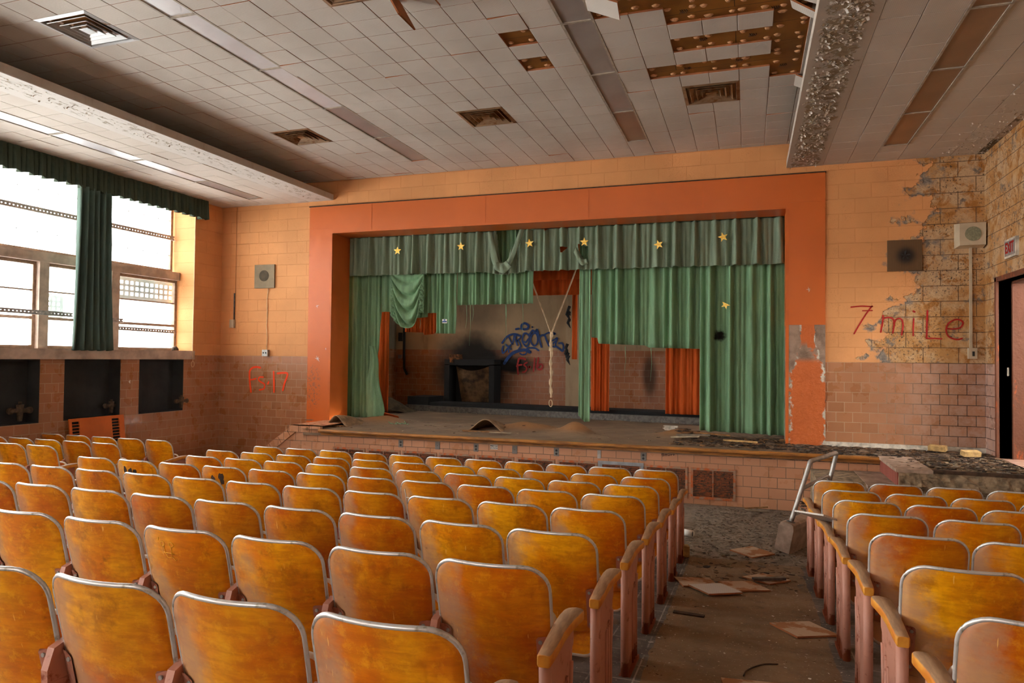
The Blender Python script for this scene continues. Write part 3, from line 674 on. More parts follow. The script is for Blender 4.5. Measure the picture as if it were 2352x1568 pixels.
# recessed light strips
ORD = ['end', 'second', 'third', 'fourth', 'fifth', 'sixth', 'seventh', 'eighth', 'ninth', 'tenth']
def strip(x0, x1, z, y_end, n, mats, what):
    for i in range(n):
        y1 = y_end-1.214*i; y0 = y1-1.214+.004
        lab = ('end light panel, nearest the stage, of the %s' % what) if i == 0 else '%s light panel from the stage in the %s' % (ORD[i], what)
        f = thing('ceiling_light', lab, 'light', ((x0+x1)/2, (y0+y1)/2, z), 0, 'ceiling light panels'); hx = (x1-x0)/2; hy = (y1-y0)/2
        mb = MB()
        for a, b, c_, d_ in ((-hx, -hx+.022, -hy+.012, hy-.012), (hx-.022, hx, -hy+.012, hy-.012), (-hx, hx, -hy, -hy+.012), (-hx, hx, hy-.012, hy)): mb.box(a, b, c_, d_, -.006, .018)
        mb.obj('frame', MAT['lframe'], f)
        mb = MB(); rows = []
        for k in range(7):
            yy = -hy+.012+(2*hy-.024)*k/6; sag = -.004*math.sin(PI*k/6)
            rows.append([(xx, yy, .004+sag*(1-(xx/hx)**2)) for xx in (-hx+.02, -hx/2, 0, hx/2, hx-.02)])
        mb.grid(rows); mb.obj('diffuser', mats(i), f)
        mb = MB(); mb.box(-hx, hx, -hy, hy, .016, .0175); mb.obj('housing', MAT['ventdark'], f)
strip(-4.98, -4.665, ZC, 9.81, 7, lambda i: MAT['lens_grey'] if i < 2 else MAT['lens_pale'], 'middle-left ceiling strip')
strip(-1.625, -1.32, ZC, 9.765, 7, lambda i: MAT['lens_taupe'] if i == 0 else MAT['lens_grey'], 'ceiling strip above the stage centre')
strip(1.58, 1.885, ZL, 9.765, 7, lambda i: MAT['lens_brown'], 'right-hand low ceiling strip')
strip(-8.245, -7.94, ZL, 9.98, 7, lambda i: MAT['lens_grey'] if i == 0 else MAT['lens_pale'], 'low ceiling strip by the windows')

# ------------------------------------------------------------------ proscenium (orange metal surround)
p = thing('proscenium_surround', 'wide orange metal surround framing the stage opening, peeled at its right foot', 'stage frame', (0, 0, 0))
mb = MB(); y0 = YF-.02
mb.box(-7.30, OX0, y0, 11.06, -1.16, 2.6); mb.obj('column', MAT['orange'], p)
mb = MB(); mb.box(OX1, 1.0, y0-.002, 11.06, -1.16, 2.6)
mb.obj('column', MAT['orange'], p, label='right column with grey peeled foot')
mb = MB(); mb.box(OX0, OX1, y0-.001, 11.0, OZT, 2.6); mb.obj('lintel', MAT['orange'], p)
mb = MB()
for x in (-6.07, -4.01, -2.32, -.63): mb.box(x-.004, x+.004, y0-.004, y0, OZT+.01, 2.6)
mb.box(-7.30, OX0, y0-.003, y0, 2.205, 2.212); mb.box(-7.30, OX0, y0-.003, y0, .955, .962); mb.box(OX1, 1.0, y0-.006, y0-.002, .494, .503); mb.box(OX1, 1.0, y0-.006, y0-.002, 2.205, 2.212)
for a, b, c_, d_ in ((OX0, OX0+.012, -1.16, OZT), (OX1-.012, OX1, -1.16, OZT)): mb.box(a-.03 if a < 0 else a, b if a < 0 else b+.03, y0-.006, y0, c_, d_)
mb.box(OX0, OX1, y0-.006, y0, OZT, OZT+.03)
mb.obj('seam_strips', MAT['orange_plain'], p)
mb = MB(); mb.box(-7.31, 1.01, y0-.01, YF, 2.597, 2.612); mb.obj('edge_bead', MAT['plankd'], p)
mb = MB()
for x, z, s in ((-7.12, .86, .05), (.79, .98, .045), (-7.09, -.06, .07), (-6.93, .12, .03)):
    for k in range(6):
        a = k*PI/3+R.uniform(-.4, .4); r_ = s*R.uniform(.4, 1); mb.face([(x, y0-.0065, z), (x+r_*math.cos(a), y0-.0065, z+r_*math.sin(a)), (x+.3*r_*math.cos(a+.6), y0-.0065, z+.3*r_*math.sin(a+.6))])
mb.obj('chipped_spots', MAT['white'], p)

# ------------------------------------------------------------------ stage platform
SZ = -1.16
def heave(x, y):
    z = 0
    def g(cx, cy_, rx, ry, h, p=2): 
        d_ = ((x-cx)/rx)**2+((y-cy_)/ry)**2
        return h*math.exp(-d_*1.4)
    z += g(-6.1, 10.95, .55, .4, .12); z += g(-3.35, 10.75, .65, .35, .13); z += g(-2.52, 10.6, .26, .22, .17); z += g(-.95, 10.75, .45, .28, .12)
    z += .008*math.sin(x*7+y*3)*math.sin(y*9)+.006*math.sin(x*17)*math.sin(y*13+x)
    if x > -.9: z += .012*math.sin(x*23+y*7)*math.cos(y*19-x*5)
    edge = min(1, max(0, (y-9.52)/.4)); return z*edge
mb = MB(); nx, ny = 190, 90; x0, x1, ya, yb = -6.72, XR, 9.5, 14.8
yl = [9.5+.042*j for j in range(48)] + [11.55+.25*j for j in range(14)]
mb.grid([[(x0+(x1-x0)*i/nx, y, SZ+heave(x0+(x1-x0)*i/nx, y)) for i in range(nx+1)] for y in yl])
mb.box(x0, x1, 9.56, 14.8, SZ-.1, SZ-.03); mb.box(-9.0, x0, 10.82, 14.8, SZ-.1, SZ-.004)
struct(mb, 'floor_stage', MAT['stagefloor'])
mb = MB(); rows = []
for x in (-6.38, 1.53):
    rows.append([(x, 9.5+.028*math.cos(a)-.01, SZ-.02+.026*math.sin(a)) for a in [PI/2+PI*k/8 for k in range(9)]])
mb.grid(rows, 0, True); mb.box(-6.38, 1.53, 9.495, 9.58, SZ-.045, SZ-.002); mb.box(-6.38, 1.53, 9.54, 9.585, SZ-.085, SZ-.045)
solo(mb, 'stage_nosing', MAT['nosing'], 'rounded brown wooden nosing along the front edge of the stage', 'nosing')
# tiled stage front with the sloping wing at the left
mb = MB()
mb.box(-6.72, XR, 9.58, 9.75, -2.4, SZ-.03)
mb.prism([(-9.19, -2.4), (-6.72, -2.4), (-6.72, SZ+.045), (-6.92, SZ+.045), (-7.55, -1.62), (-8.0, -1.92), (-8.0, -2.4)], 9.58, 10.49, 'y')
struct(mb, 'wall_stage_front', MAT['tile_stage'])
mb = MB(); pth = [(-6.40, SZ+.05), (-6.92, SZ+.05), (-8.0, -1.90)]
off = [(-6.40, SZ-.06), (-6.86, SZ-.06), (-7.95, -2.03)]
mb.prism(pth+off[::-1], 9.555, 9.62, 'y'); mb.prism([(-6.40, SZ+.05), (-6.92, SZ+.05), (-6.92, SZ+.04), (-6.40, SZ+.04)], 9.555, 10.48, 'y')
for k in range(1, 4): mb.box(-6.4-.2*k, -6.397-.2*k, 9.552, 9.556, SZ-.06, SZ+.05, 1)
for k in range(0, 6):
    a, b = -7.02-.17*k, SZ-.035-.17*k*.70
    mb.tube([(a, 9.554, b), (a+.065, 9.554, b-.095)], .0025, 1, 4)
struct(mb, 'trim_4', [MAT['tile_stage'], MAT['dark']])
mb = MB(); mb.disc((-6.64, 9.548, SZ-.005), .025, 'y', .006); solo(mb, 'floor_plug', MAT['ventmetal'], 'round brass plug in the tiled cap left of the stage', 'plug')
mb = MB(); mb.box(-.06, .06, -.05, .05, 0, .006, M=T((-7.12, 10.3, SZ+.055), rz=.2)); solo(mb, 'slate_scrap', MAT['darksteel'], 'dark flat scrap lying on the tiled cap beside the left column', 'scrap')
# right end: broken platform edge in front of the door and steps
mb = MB()
mb.box(1.53, XR, 8.46, 9.57, SZ-.19, SZ-.012)
struct(mb, 'floor_landing', MAT['concrete_rough'])
mb = MB(); n = 26; rows = []
for j in range(10):
    z = SZ-.02-.036*j; rows.append([(1.53+(XR-1.53)*i/n, 8.44+R.uniform(0, .035)+(.03 if j > 4 else 0), z) for i in range(n+1)])
mb.grid(rows, 0, False); solo(mb, 'broken_slab_edge', MAT['concrete_rough'], 'rough broken concrete edge of the landing below the doorway', 'concrete')
mb = MB(); mb.box(1.85, XR, 8.445, 8.50, SZ-.015, SZ+.02); solo(mb, 'charred_board', MAT['plankd'], 'dark rotten board along the top of the broken landing edge', 'board')
st = thing('stair', 'broken concrete steps with red tiled risers climbing right to the landing', 'steps', (0, 0, 0))
for i, (xa, zt) in enumerate(((1.52, SZ+.012), (1.25, SZ-.185), (.98, SZ-.372), (.71, SZ-.558))):
    xb = xa+.28 if i else 1.86
    mb = MB(); mb.box(xa+.012, xb, 8.47, 9.56, max(zt-.19, -1.9), zt-.004); mb.box(xa-.02, xb, 8.455, 9.565, zt-.035, zt); mb.obj('tread', MAT['curb'], st)
    mb = MB(); mb.box(xa-.001, xa+.014, 8.50, 9.55, zt-.185, zt-.036); mb.obj('riser', MAT['red_brick'], st)
mb = MB(); mb.box(.74, XR, 8.60, 9.56, -1.9, -1.35); mb.obj('core', MAT['concrete_rough'], st)

# ------------------------------------------------------------------ stage house
SY = 14.8
mb = MB()
for a, b in ((-9.0, 2.9),):
    mb.box(a, b, SY, SY+.2, SZ-.1, .17, 1); mb.box(a, b, SY, SY+.2, .17, 5.2, 0)
struct(mb, 'wall_stage_back', [MAT['back_plaster'], MAT['tile_back']])
mb = MB(); mb.box(-8.1, -7.87, 11.3, 11.6, SZ-.1, 5.2, 0); mb.box(-8.1, -7.87, 13.4, SY, SZ-.1, .17, 1); mb.box(-8.1, -7.87, 13.4, SY, .17, 5.2, 0); mb.box(-8.1, -7.87, 11.6, 13.4, 1.1, 5.2, 0); mb.box(-8.1, -7.87, 11.6, 13.4, SZ-.1, .5, 0); mb.box(-8.1, -7.3, 11.1, 11.3, SZ-.1, 5.2, 0)  # gap in this wall is added out of view to light the stage
struct(mb, 'wall_stage_left', [MAT['stage_side'], MAT['tile_side']])
mb = MB(); mb.box(1.6, 1.8, 10.8, 11.8, SZ-.1, 5.2); mb.box(1.6, 1.8, 13.8, SY, SZ-.1, 5.2); mb.box(1.6, 1.8, 11.8, 13.8, 1.1, 5.2); mb.box(1.6, 1.8, 11.8, 13.8, SZ-.1, .5); struct(mb, 'wall_stage_right', MAT['stage_side'])  # gap added here too, unseen, for light on the stage
mb = MB(); mb.box(-9, 2.9, 10.6, SY+.2, 5.0, 5.2); mb.box(-9, 2.9, 10.8, 10.86, 3.3, 5.2); struct(mb, 'ceiling_stage', MAT['dark'])
mb = MB(); mb.box(-3.745, -3.455, SY-.05, SY, SZ, 5.0); struct(mb, 'trim_5', MAT['pillar'])
# low platform along the back
ang = math.atan2(-.75, 6.3)
M_ = T((-7.02, 13.66, SZ), rz=ang)
pl = thing('stage_riser', 'long low dark riser running along the back of the stage', 'platform', (0, 0, 0))
mb = MB(); mb.box(.55, 8.4, 0, .55, .0, .12, 0, M_); mb.obj('front_board', MAT['darksteel'], pl)
mb = MB(); mb.box(.55, 8.4, .08, .66, .121, .19, 0, M_); mb.obj('ledge', MAT['dark'], pl)
mb = MB(); mb.box(0, .55, 0, .7, 0, .125, 0, M_); mb.box(0, .53, .08, .72, .125, .30, 1, M_); mb.obj('end_box', [MAT['darksteel'], MAT['dark']], pl)
mb = MB()
for k in range(34):
    u = .7+7.6*k/34+R.uniform(-.08, .08); a = M_ @ Vector((u, -.02-R.uniform(0, .08), .005)); mb.tube([a, a+Vector((R.uniform(-.03, .03), -.03, R.uniform(.01, .06)))], .004, seg=4)
solo(mb, 'frayed_strands', MAT['deb3'], 'short pale frayed strands along the foot of the riser', 'strand', kind='stuff')
# burnt unit against the back wall
bu = thing('burnt_cabinet', 'burnt black cabinet carcass with a sagging board against the back wall', 'cabinet', (0, 0, 0))
mb = MB(); mb.box(-6.42, -6.30, 14.35, 14.78, -1.05, -.16); mb.box(-5.36, -5.24, 14.35, 14.78, -1.05, -.16); mb.box(-6.42, -5.24, 14.35, 14.78, -.18, -.05); mb.box(-6.30, -5.36, 14.74, 14.78, -1.05, -.18); mb.obj('carcass', MAT['dark'], bu)
mb = MB(); rows = []
for i in range(9):
    u = i/8; rows.append([(-6.2+.78*u*(1-.15*v)+.06*v, 14.5-.05*math.sin(PI*u)+.2*v, -.2-.10*math.sin(PI*u)*(1-v)-.8*v) for v in [k/8 for k in range(9)]])
mb.grid(rows); mb.obj('sagging_board', flat('scorched_board', srgb(112, 84, 58), .8, scale=5, var=.8), bu)
mb = MB(); mb.box(-6.30, -6.05, 14.33, 14.5, -.05, .06); mb.box(-6.28, -6.2, 14.32, 14.34, -.12, .04); mb.obj('charred_block', flat('charred_wood', srgb(120, 74, 40), .9, scale=20, var=.9), bu)
# stage left wall bits
mb = MB(); mb.box(-7.80, -7.70, 14.77, 14.80, .36, .56); solo(mb, 'switch_box', MAT['black'], 'small black switch box on the stage back wall at the left', 'switch')
mb = MB(); mb.tube([(-7.62, 14.72, 1.6), (-7.61, 14.7, .1), (-7.6, 14.7, -.28), (-7.52, 14.7, -.42)], .03, seg=8); solo(mb, 'hanging_strap', MAT['dark'], 'dark strap hanging down the stage back wall at the left', 'strap')
mb = MB(); mb.box(-7.8, -7.72, 14.77, 14.8, -.05, .04); solo(mb, 'outlet_plate', MAT['outlet'], 'faint outlet plate on the stage back wall below the black switch box', 'outlet')
mb = MB(); rows = []
for i in range(9):
    a = i/8; rows.append([(-7.6+1.1*a, 12.9+.5*v-.1*math.sin(a*5), SZ+.42*math.sin(PI*min(1, a*1.1+.05))*(1-a*.5)*math.sin(PI*(.1+.8*v))) for v in [k/6 for k in range(7)]])
mb.grid(rows); solo(mb, 'tarp_heap', flat('brown_tarp', srgb(84, 70, 52), .9, var=.5), 'brown cloth heap slumped at the left rear of the stage', 'cloth')

# ------------------------------------------------------------------ curtains
def inpoly(x, z, P):
    c = False; j = len(P)-1
    for i in range(len(P)):
        if (P[i][1] > z) != (P[j][1] > z) and x < (P[j][0]-P[i][0])*(z-P[i][1])/(P[j][1]-P[i][1])+P[i][0]: c = not c
        j = i
    return c
def curtain(name, mat, x0, x1, y, ztop, zbot, period, depth, sharp=1.0, holes=(), seed=1, dx=.012, nz=26, label=None, parent=None, flare=0, thick=.006, group=None, cat='curtain', phase=0, irr=.35):
    rr = random.Random(seed); folds = []; x = x0
    while x < x1+period: folds.append(x); x += period*(1+rr.uniform(-irr, irr)*.5)
    def fold(x, t):
        for i in range(len(folds)-1):
            if folds[i] <= x < folds[i+1]:
                u = (x-folds[i])/(folds[i+1]-folds[i]); k = i+seed; break
        else: u = 0; k = 0
        w_ = .105+.02*math.sin(k*2.3)+.03*t                    # narrow standing pleat, slack panel between
        d_ = (u-.5)/w_; a = math.exp(-abs(d_)**3)
        v = math.exp(-((abs(u-.5)-w_*1.9)/.09)**2)*.38
        return -depth*(a*(.85+.25*math.sin(k*1.7)) - v) + depth*.22*math.sin(4*PI*u+k*2.1)*(.3+t*.7)
    nx = max(2, int(round((x1-x0)/dx))); xs = [x0+(x1-x0)*i/nx for i in range(nx+1)]
    zb = [zbot(x) if callable(zbot) else zbot for x in xs]
    mb = MB(); V = []
    for j in range(nz+1):
        t = j/nz; row = []
        for i, xx in enumerate(xs):
            z = ztop+(zb[i]-ztop)*t; yy = y+fold(xx, t)*(1+flare*t)+.004*math.sin(xx*31+z*9)
            row.append((xx, yy, z))
        V.append(row)
    base = len(mb.v)
    for r_ in V: mb.v += r_
    for j in range(nz):
        for i in range(nx):
            cx = (V[j][i][0]+V[j][i+1][0])/2; cz = (V[j][i][2]+V[j+1][i][2])/2
            if any(inpoly(cx, cz, h) for h in holes): continue
            mb.f.append((base+j*(nx+1)+i, base+j*(nx+1)+i+1, base+(j+1)*(nx+1)+i+1, base+(j+1)*(nx+1)+i)); mb.m.append(0); mb.sm.append(True)
    o = mb.obj(name, mat, parent)
    s_ = o.modifiers.new('thickness', 'SOLIDIFY'); s_.thickness = thick; s_.offset = 0
    if label: o['label'] = label; o['category'] = cat
    if group: o['group'] = group
    return o
def steps(tab):       # piecewise-linear hem from a table of (x, z)
    def f(x):
        for (a, za), (b, zb) in zip(tab, tab[1:]):
            if a <= x <= b: return za+(zb-za)*(x-a)/max(1e-6, b-a)
        return tab[0][1] if x < tab[0][0] else tab[-1][1]
    return f
# grand valance with stars and tears
V_HOLES = [[(-4.02, 2.16), (-3.985, 1.80), (-3.94, 1.60), (-3.83, 1.58), (-3.74, 1.78), (-3.62, 2.08), (-3.59, 2.16)],
           [(-2.93, 1.815), (-2.80, 1.805), (-2.85, 1.72), (-2.90, 1.70)], [(-2.61, 1.84), (-2.44, 1.80), (-2.445, 1.57), (-2.50, 1.57), (-2.58, 1.70)],
           [(-3.19, 2.13), (-3.11, 2.13), (-3.15, 2.07)]]
val = curtain('grand_valance', MAT['greengrey'], OX0+.005, OX1-.005, 11.05, 2.119, steps([(-6.9, 1.44), (-4.2, 1.435), (-4.05, 1.40), (-3.9, 1.385), (-3.7, 1.40), (-3.5, 1.43), (.5, 1.425)]), .297, .075, holes=V_HOLES, seed=4, dx=.0105, nz=44, flare=.3, irr=.08,
              label='faded grey-green stage valance with gold stars and torn openings', cat='valance')
# swags of torn cloth on the valance
mb = MB()
def swag(mb, pts_top, pts_bot, y, bulge, n=14):
    A = smooth_path([(a, 0, b) for a, b in pts_top], n); B = smooth_path([(a, 0, b) for a, b in pts_bot], n); k = min(len(A), len(B)); rows = []
    for v in range(9):
        t = v/8; rows.append([((A[i].x*(1-t)+B[i].x*t), y-bulge*math.sin(PI*t)*(.6+.4*math.sin(i*.5))-.02, A[i].z*(1-t)+B[i].z*t) for i in range(k)])
    mb.grid(rows)
def fold_done(mb): o = mb.obj('torn_fold', MAT['greengrey'], val); s_ = o.modifiers.new('thickness', 'SOLIDIFY'); s_.thickness = .008
swag(mb, [(-4.07, 2.10), (-3.96, 1.66), (-3.88, 1.56), (-3.76, 1.66), (-3.58, 2.11)], [(-4.14, 2.10), (-4.06, 1.60), (-3.90, 1.44), (-3.72, 1.56), (-3.50, 2.11)], 10.99, .03); fold_done(mb); mb = MB()
swag(mb, [(-3.98, 1.60), (-3.90, 1.56), (-3.80, 1.60)], [(-4.03, 1.48), (-3.86, 1.40), (-3.70, 1.50)], 10.98, .045); fold_done(mb); mb = MB()
swag(mb, [(-2.62, 1.78), (-2.55, 1.60), (-2.45, 1.58)], [(-2.66, 1.70), (-2.54, 1.50), (-2.43, 1.52)], 10.99, .03)
fold_done(mb)
def star(x, y, z, r, rot, n=5, label=None, cut=None):
    P = []
    for k in range(10):
        a = PI/2+rot+k*PI/5; q = r if k % 2 == 0 else r*.42; P.append((x+q*math.cos(a), z+q*math.sin(a)))
    if cut: P = P[:cut]
    mb = MB(); mb.prism(P, y, y+.003, 'y'); return mb
for i, (x, z, rot) in enumerate(((-5.83, 1.849, .0), (-4.629, 1.877, 0), (-3.409, 1.878, .12), (-2.493, 1.861, 0), (-1.319, 1.77, .3), (-.365, 1.843, .25))):
    star(x, 10.962, z, .078, rot).obj('star', MAT['gold'], val)
# main green curtain, left half: full length at the edge, hacked short towards the middle
def hemL(x): return steps([(-6.85, -1.11), (-6.46, -1.11), (-6.455, -1.05), (-6.30, .15), (-6.285, .80), (-6.01, .80), (-6.00, .70), (-5.80, .66), (-5.37, .70), (-5.36, .77), (-5.185, .77), (-5.18, .41), (-4.81, .405), (-4.80, .90), (-4.2, .905), (-3.43, .91)])(x)
curtain('stage_curtain', MAT['green'], -7.05, -6.29, 11.24, 2.3, hemL, .20, .06, seed=11, dx=.012, nz=40, label='full-length green stage curtain hanging at the left edge', group='green stage curtains')
curtain('stage_curtain', MAT['green'], -6.29, -5.82, 11.24, 2.3, hemL, .22, .035, seed=12, dx=.012, nz=20, label='short green curtain remnant right of the full-length left curtain', group='green stage curtains')
curtain('stage_curtain', MAT['green'], -5.55, -5.18, 11.25, 2.3, hemL, .2, .04, seed=13, dx=.012, nz=20, label='short green curtain remnant between the draped swag and the long strip', group='green stage curtains')
strip_c = curtain('stage_curtain', MAT['green'], -5.18, -4.805, 11.22, 2.3, hemL, .19, .06, seed=14, dx=.012, nz=24, label='longer green curtain strip carrying a small blue and white sticker', group='green stage curtains')
mb = MB(); mb.box(-5.045, -4.955, 11.158, 11.162, .585, .655, 0); mb.box(-5.04, -4.96, 11.1565, 11.1585, .60, .625, 1); mb.box(-5.02, -4.985, 11.1565, 11.1585, .63, .65, 1)
mb.obj('sticker', [MAT['white'], MAT['spray_blue']], strip_c)
curtain('stage_curtain', MAT['green'], -4.80, -3.43, 11.24, 2.3, hemL, .24, .08, irr=.15, seed=15, dx=.012, nz=20, label='wide green curtain remnant cut short above the burnt cabinet', group='green stage curtains')
# draped swag
mb = MB(); rows = []
N = 44
for j in range(50):
    t = j/49; row = []
    for i in range(N+1):
        u = i/N; x = -6.02+.65*u+.02*t*math.sin(PI*u); c_ = 1-(2*u-1)**2
        zb_ = .77-.27*(max(0, math.sin(PI*min(1, u*1.12+.02))))**.8; z = 1.5+(zb_-1.5)*t
        q = (1.52-z)/(.38+1.3*c_); y = 11.13-.07*math.sin(PI*t)*c_-(.045*math.sin(q*40)+.015*math.sin(q*83+1))*min(1, 4*c_)*min(1, 4*t)-.03*math.cos(2*PI*u)
        row.append((x, y, z))
    rows.append(row)
mb.grid(rows); o = solo(mb, 'curtain_swag', MAT['green'], 'green cloth swag looped up beside the full-length left curtain', 'curtain'); s_ = o.modifiers.new('thickness', 'SOLIDIFY'); s_.thickness = .008
# knotted tail at the bottom of the left curtain
mb = MB(); rows = []
for j in range(22):
    t = j/21; z = .18-1.34*t; wd = .05+.17*t**1.2 - (.03 if t > .9 else 0); cx = -6.37+.10*t+.02*math.sin(t*9); row = []
    for i in range(21):
        a = 2*PI*i/21; rr_ = 1+.28*math.sin(a*5+t*3)
        row.append((cx+wd*math.cos(a)*rr_*.8, 11.10+.07*math.sin(a)*rr_-.04*t, z))
    rows.append(row)
mb.grid(rows, 0, True, True)
for k in range(5):
    a = -.6+.3*k; mb.tube([(-6.22, 11.0, SZ+.04), (-6.22+.25*math.cos(a), 10.95-.16*math.sin(a+.7), SZ+.03)], [.045, .015], seg=6)
solo(mb, 'curtain_tail', MAT['green'], 'twisted tail of green curtain trailing onto the stage floor at the left', 'curtain')
mb = MB()
for k in range(14): x, y = -5.6+R.uniform(-.18, .18), 10.7+R.uniform(-.1, .1); mb.tube([(x, y, SZ+.02), (x+R.uniform(-.08, .08), y+R.uniform(-.05, .05), SZ+R.uniform(.02, .06))], .006, seg=5)
solo(mb, 'cloth_shreds', MAT['green'], 'small pale green cloth shreds on the stage boards', 'cloth', kind='stuff')
# right half
curtain('stage_curtain', MAT['green'], -2.62, -2.425, 11.20, 2.3, steps([(-2.62, -.93), (-2.52, -1.03), (-2.425, -1.02)]), .13, .05, seed=21, nz=30, label='narrow floor-length green curtain strip right of the hanging rope', group='green stage curtains')
curtain('stage_curtain', MAT['green'], -2.42, -.712, 11.22, 2.3, steps([(-2.42, .34), (-2.32, .335), (-2.29, .24), (-1.56, .215), (-1.49, .18), (-.71, .165)]), .286, .09, irr=.1, seed=22, nz=26, label='wide green curtain cut off above the orange curtains at the right', group='green stage curtains')
rc = curtain('stage_curtain', MAT['green'], -.71, OX1+.07, 11.20, 2.3, steps([(-.71, -1.09), (.6, -1.12)]), .27, .09, irr=.25, seed=23, nz=34, label='full-length green curtain at the right with a scorched hole', group='green stage curtains')
star(-.33, 11.10, .835, .07, .8, cut=7).obj('torn_star', MAT['gold'], rc)
# threads under the cut hems
mb = MB()
for x, z0, z1 in ((-4.62, .9, .5), (-4.55, .9, .2), (-4.50, .9, .62), (-3.90, .9, .1), (-3.895, .9, .55), (-3.60, .9, .38), (-1.46, .19, -.35), (-1.87, .2, -.25), (-5.50, .66, .5)):
    mb.tube([(x, 11.22, z0), (x+.012, 11.22, (z0+z1)/2), (x-.008, 11.22, z1)], [.005, .003, .002], seg=5)
solo(mb, 'hem_threads', MAT['green'], 'loose threads dangling below the cut green curtain hems', 'thread', kind='stuff')
# orange inner curtains
OG = 'orange inner curtains'
curtain('orange_curtain', MAT['orangecloth'], -7.18, -6.86, 12.6, 2.4, -1.12, .06, .025, seed=31, nz=20, label='orange curtain bunched beside the green tail at the left', group=OG)
mb = MB(); rows = []
for j in range(5): rows.append([(-7.1+.2*j+.02*i, 12.5-.03*i-.14*j, SZ+.06+.03*math.sin(i)-.012*j) for i in range(9)])
mb.grid(rows); solo(mb, 'orange_cloth_tail', MAT['orangecloth'], 'orange cloth tail lying on the stage behind the green one', 'cloth')
curtain('orange_curtain', MAT['orangecloth'], -6.66, -5.95, 12.9, 2.4, steps([(-6.66, .50), (-6.25, .49), (-6.22, .44), (-6.0, .46), (-5.95, .55)]), .07, .03, seed=32, nz=16, label='ragged orange curtain showing below the green swag', group=OG)
curtain('orange_curtain', MAT['orangecloth'], -3.13, -3.03, 12.8, 2.4, -.02, .05, .02, seed=33, nz=16, label='charred orange sliver beside the narrow green strip', group=OG)
curtain('orange_curtain', MAT['orangecloth'], -2.80, -2.46, 13.0, 2.4, -.98, .11, .04, seed=34, nz=20, label='narrow orange curtain right of the narrow green strip', group=OG)
curtain('orange_curtain', MAT['orangecloth'], -1.41, -.5, 12.85, 2.4, -.98, .2, .05, seed=35, nz=20, label='wide orange curtain left of the full-length right green curtain', group=OG)
mb = MB(); rr = R
for k in range(9): x = -3.17+R.uniform(-.05, .02); z = R.choice((.72, .8, .86, .1, -.05))+R.uniform(-.1, .1); mb.tube([(x, 12.78, z+.08), (x-.03, 12.77, z), (x+.02, 12.78, z-.1)], [.03, .03, .004], seg=5)
solo(mb, 'charred_shreds', MAT['dark'], 'black charred shreds hanging on the thin orange curtain', 'cloth', kind='stuff')
# tiered orange borders above
for yv, za, zb, lab in ((12.2, 2.6, 1.41, 'upper tier of boxy orange valance deep above the stage'), (12.6, 2.6, 1.17, 'lower tier of boxy orange valance deep above the stage')):
    curtain('orange_valance', MAT['orangecloth'], -4.6, -2.2, yv, za, zb, .4, .02, seed=int(yv*10), nz=8, label=lab, cat='valance', group='orange valances', irr=.1)
mb = MB(); mb.tube([(-6.8, 11.6, 2.25), (.5, 11.6, 2.25)], .025, seg=8); mb.tube([(-6.8, 11.8, 2.05), (.5, 11.8, 2.05)], .018, seg=8); mb.tube([(-4.15, 11.8, 2.05), (-4.15, 11.8, 2.12)], .04, seg=6)
solo(mb, 'batten_pipes', MAT['dark'], 'dark batten pipes seen through the torn valance', 'pipe')
# ropes
rp = thing('rope', 'pale rope hanging as a V that joins into one knotted tail', 'rope', (0, 0, 0))
mb = MB(); mb.tube([(-3.92, 12.0, 2.3), (-3.70, 12, 1.42), (-3.33, 12, .48), (-3.31, 12, .42)], .014, seg=6); mb.tube([(-2.60, 12.0, 2.3), (-2.93, 12, 1.40), (-3.29, 12, .48), (-3.31, 12, .42)], .014, seg=6); mb.obj('strand', MAT['rope'], rp)
mb = MB(); mb.tube([(-3.31+.008*math.sin(z*17), 12, z) for z in [.45-.05*k for k in range(24)]], [.024+.010*math.sin(k*1.9) for k in range(24)], seg=7)
mb.tube([(-3.31, 12, .19), (-3.32, 12, .12)], .035, seg=8); mb.tube([(-3.31+.03*math.sin(a), 12, -.74-.06*(1-math.cos(a))) for a in [2*PI*k/12 for k in range(13)]], .009, seg=6); mb.obj('knotted_tail', MAT['rope'], rp)

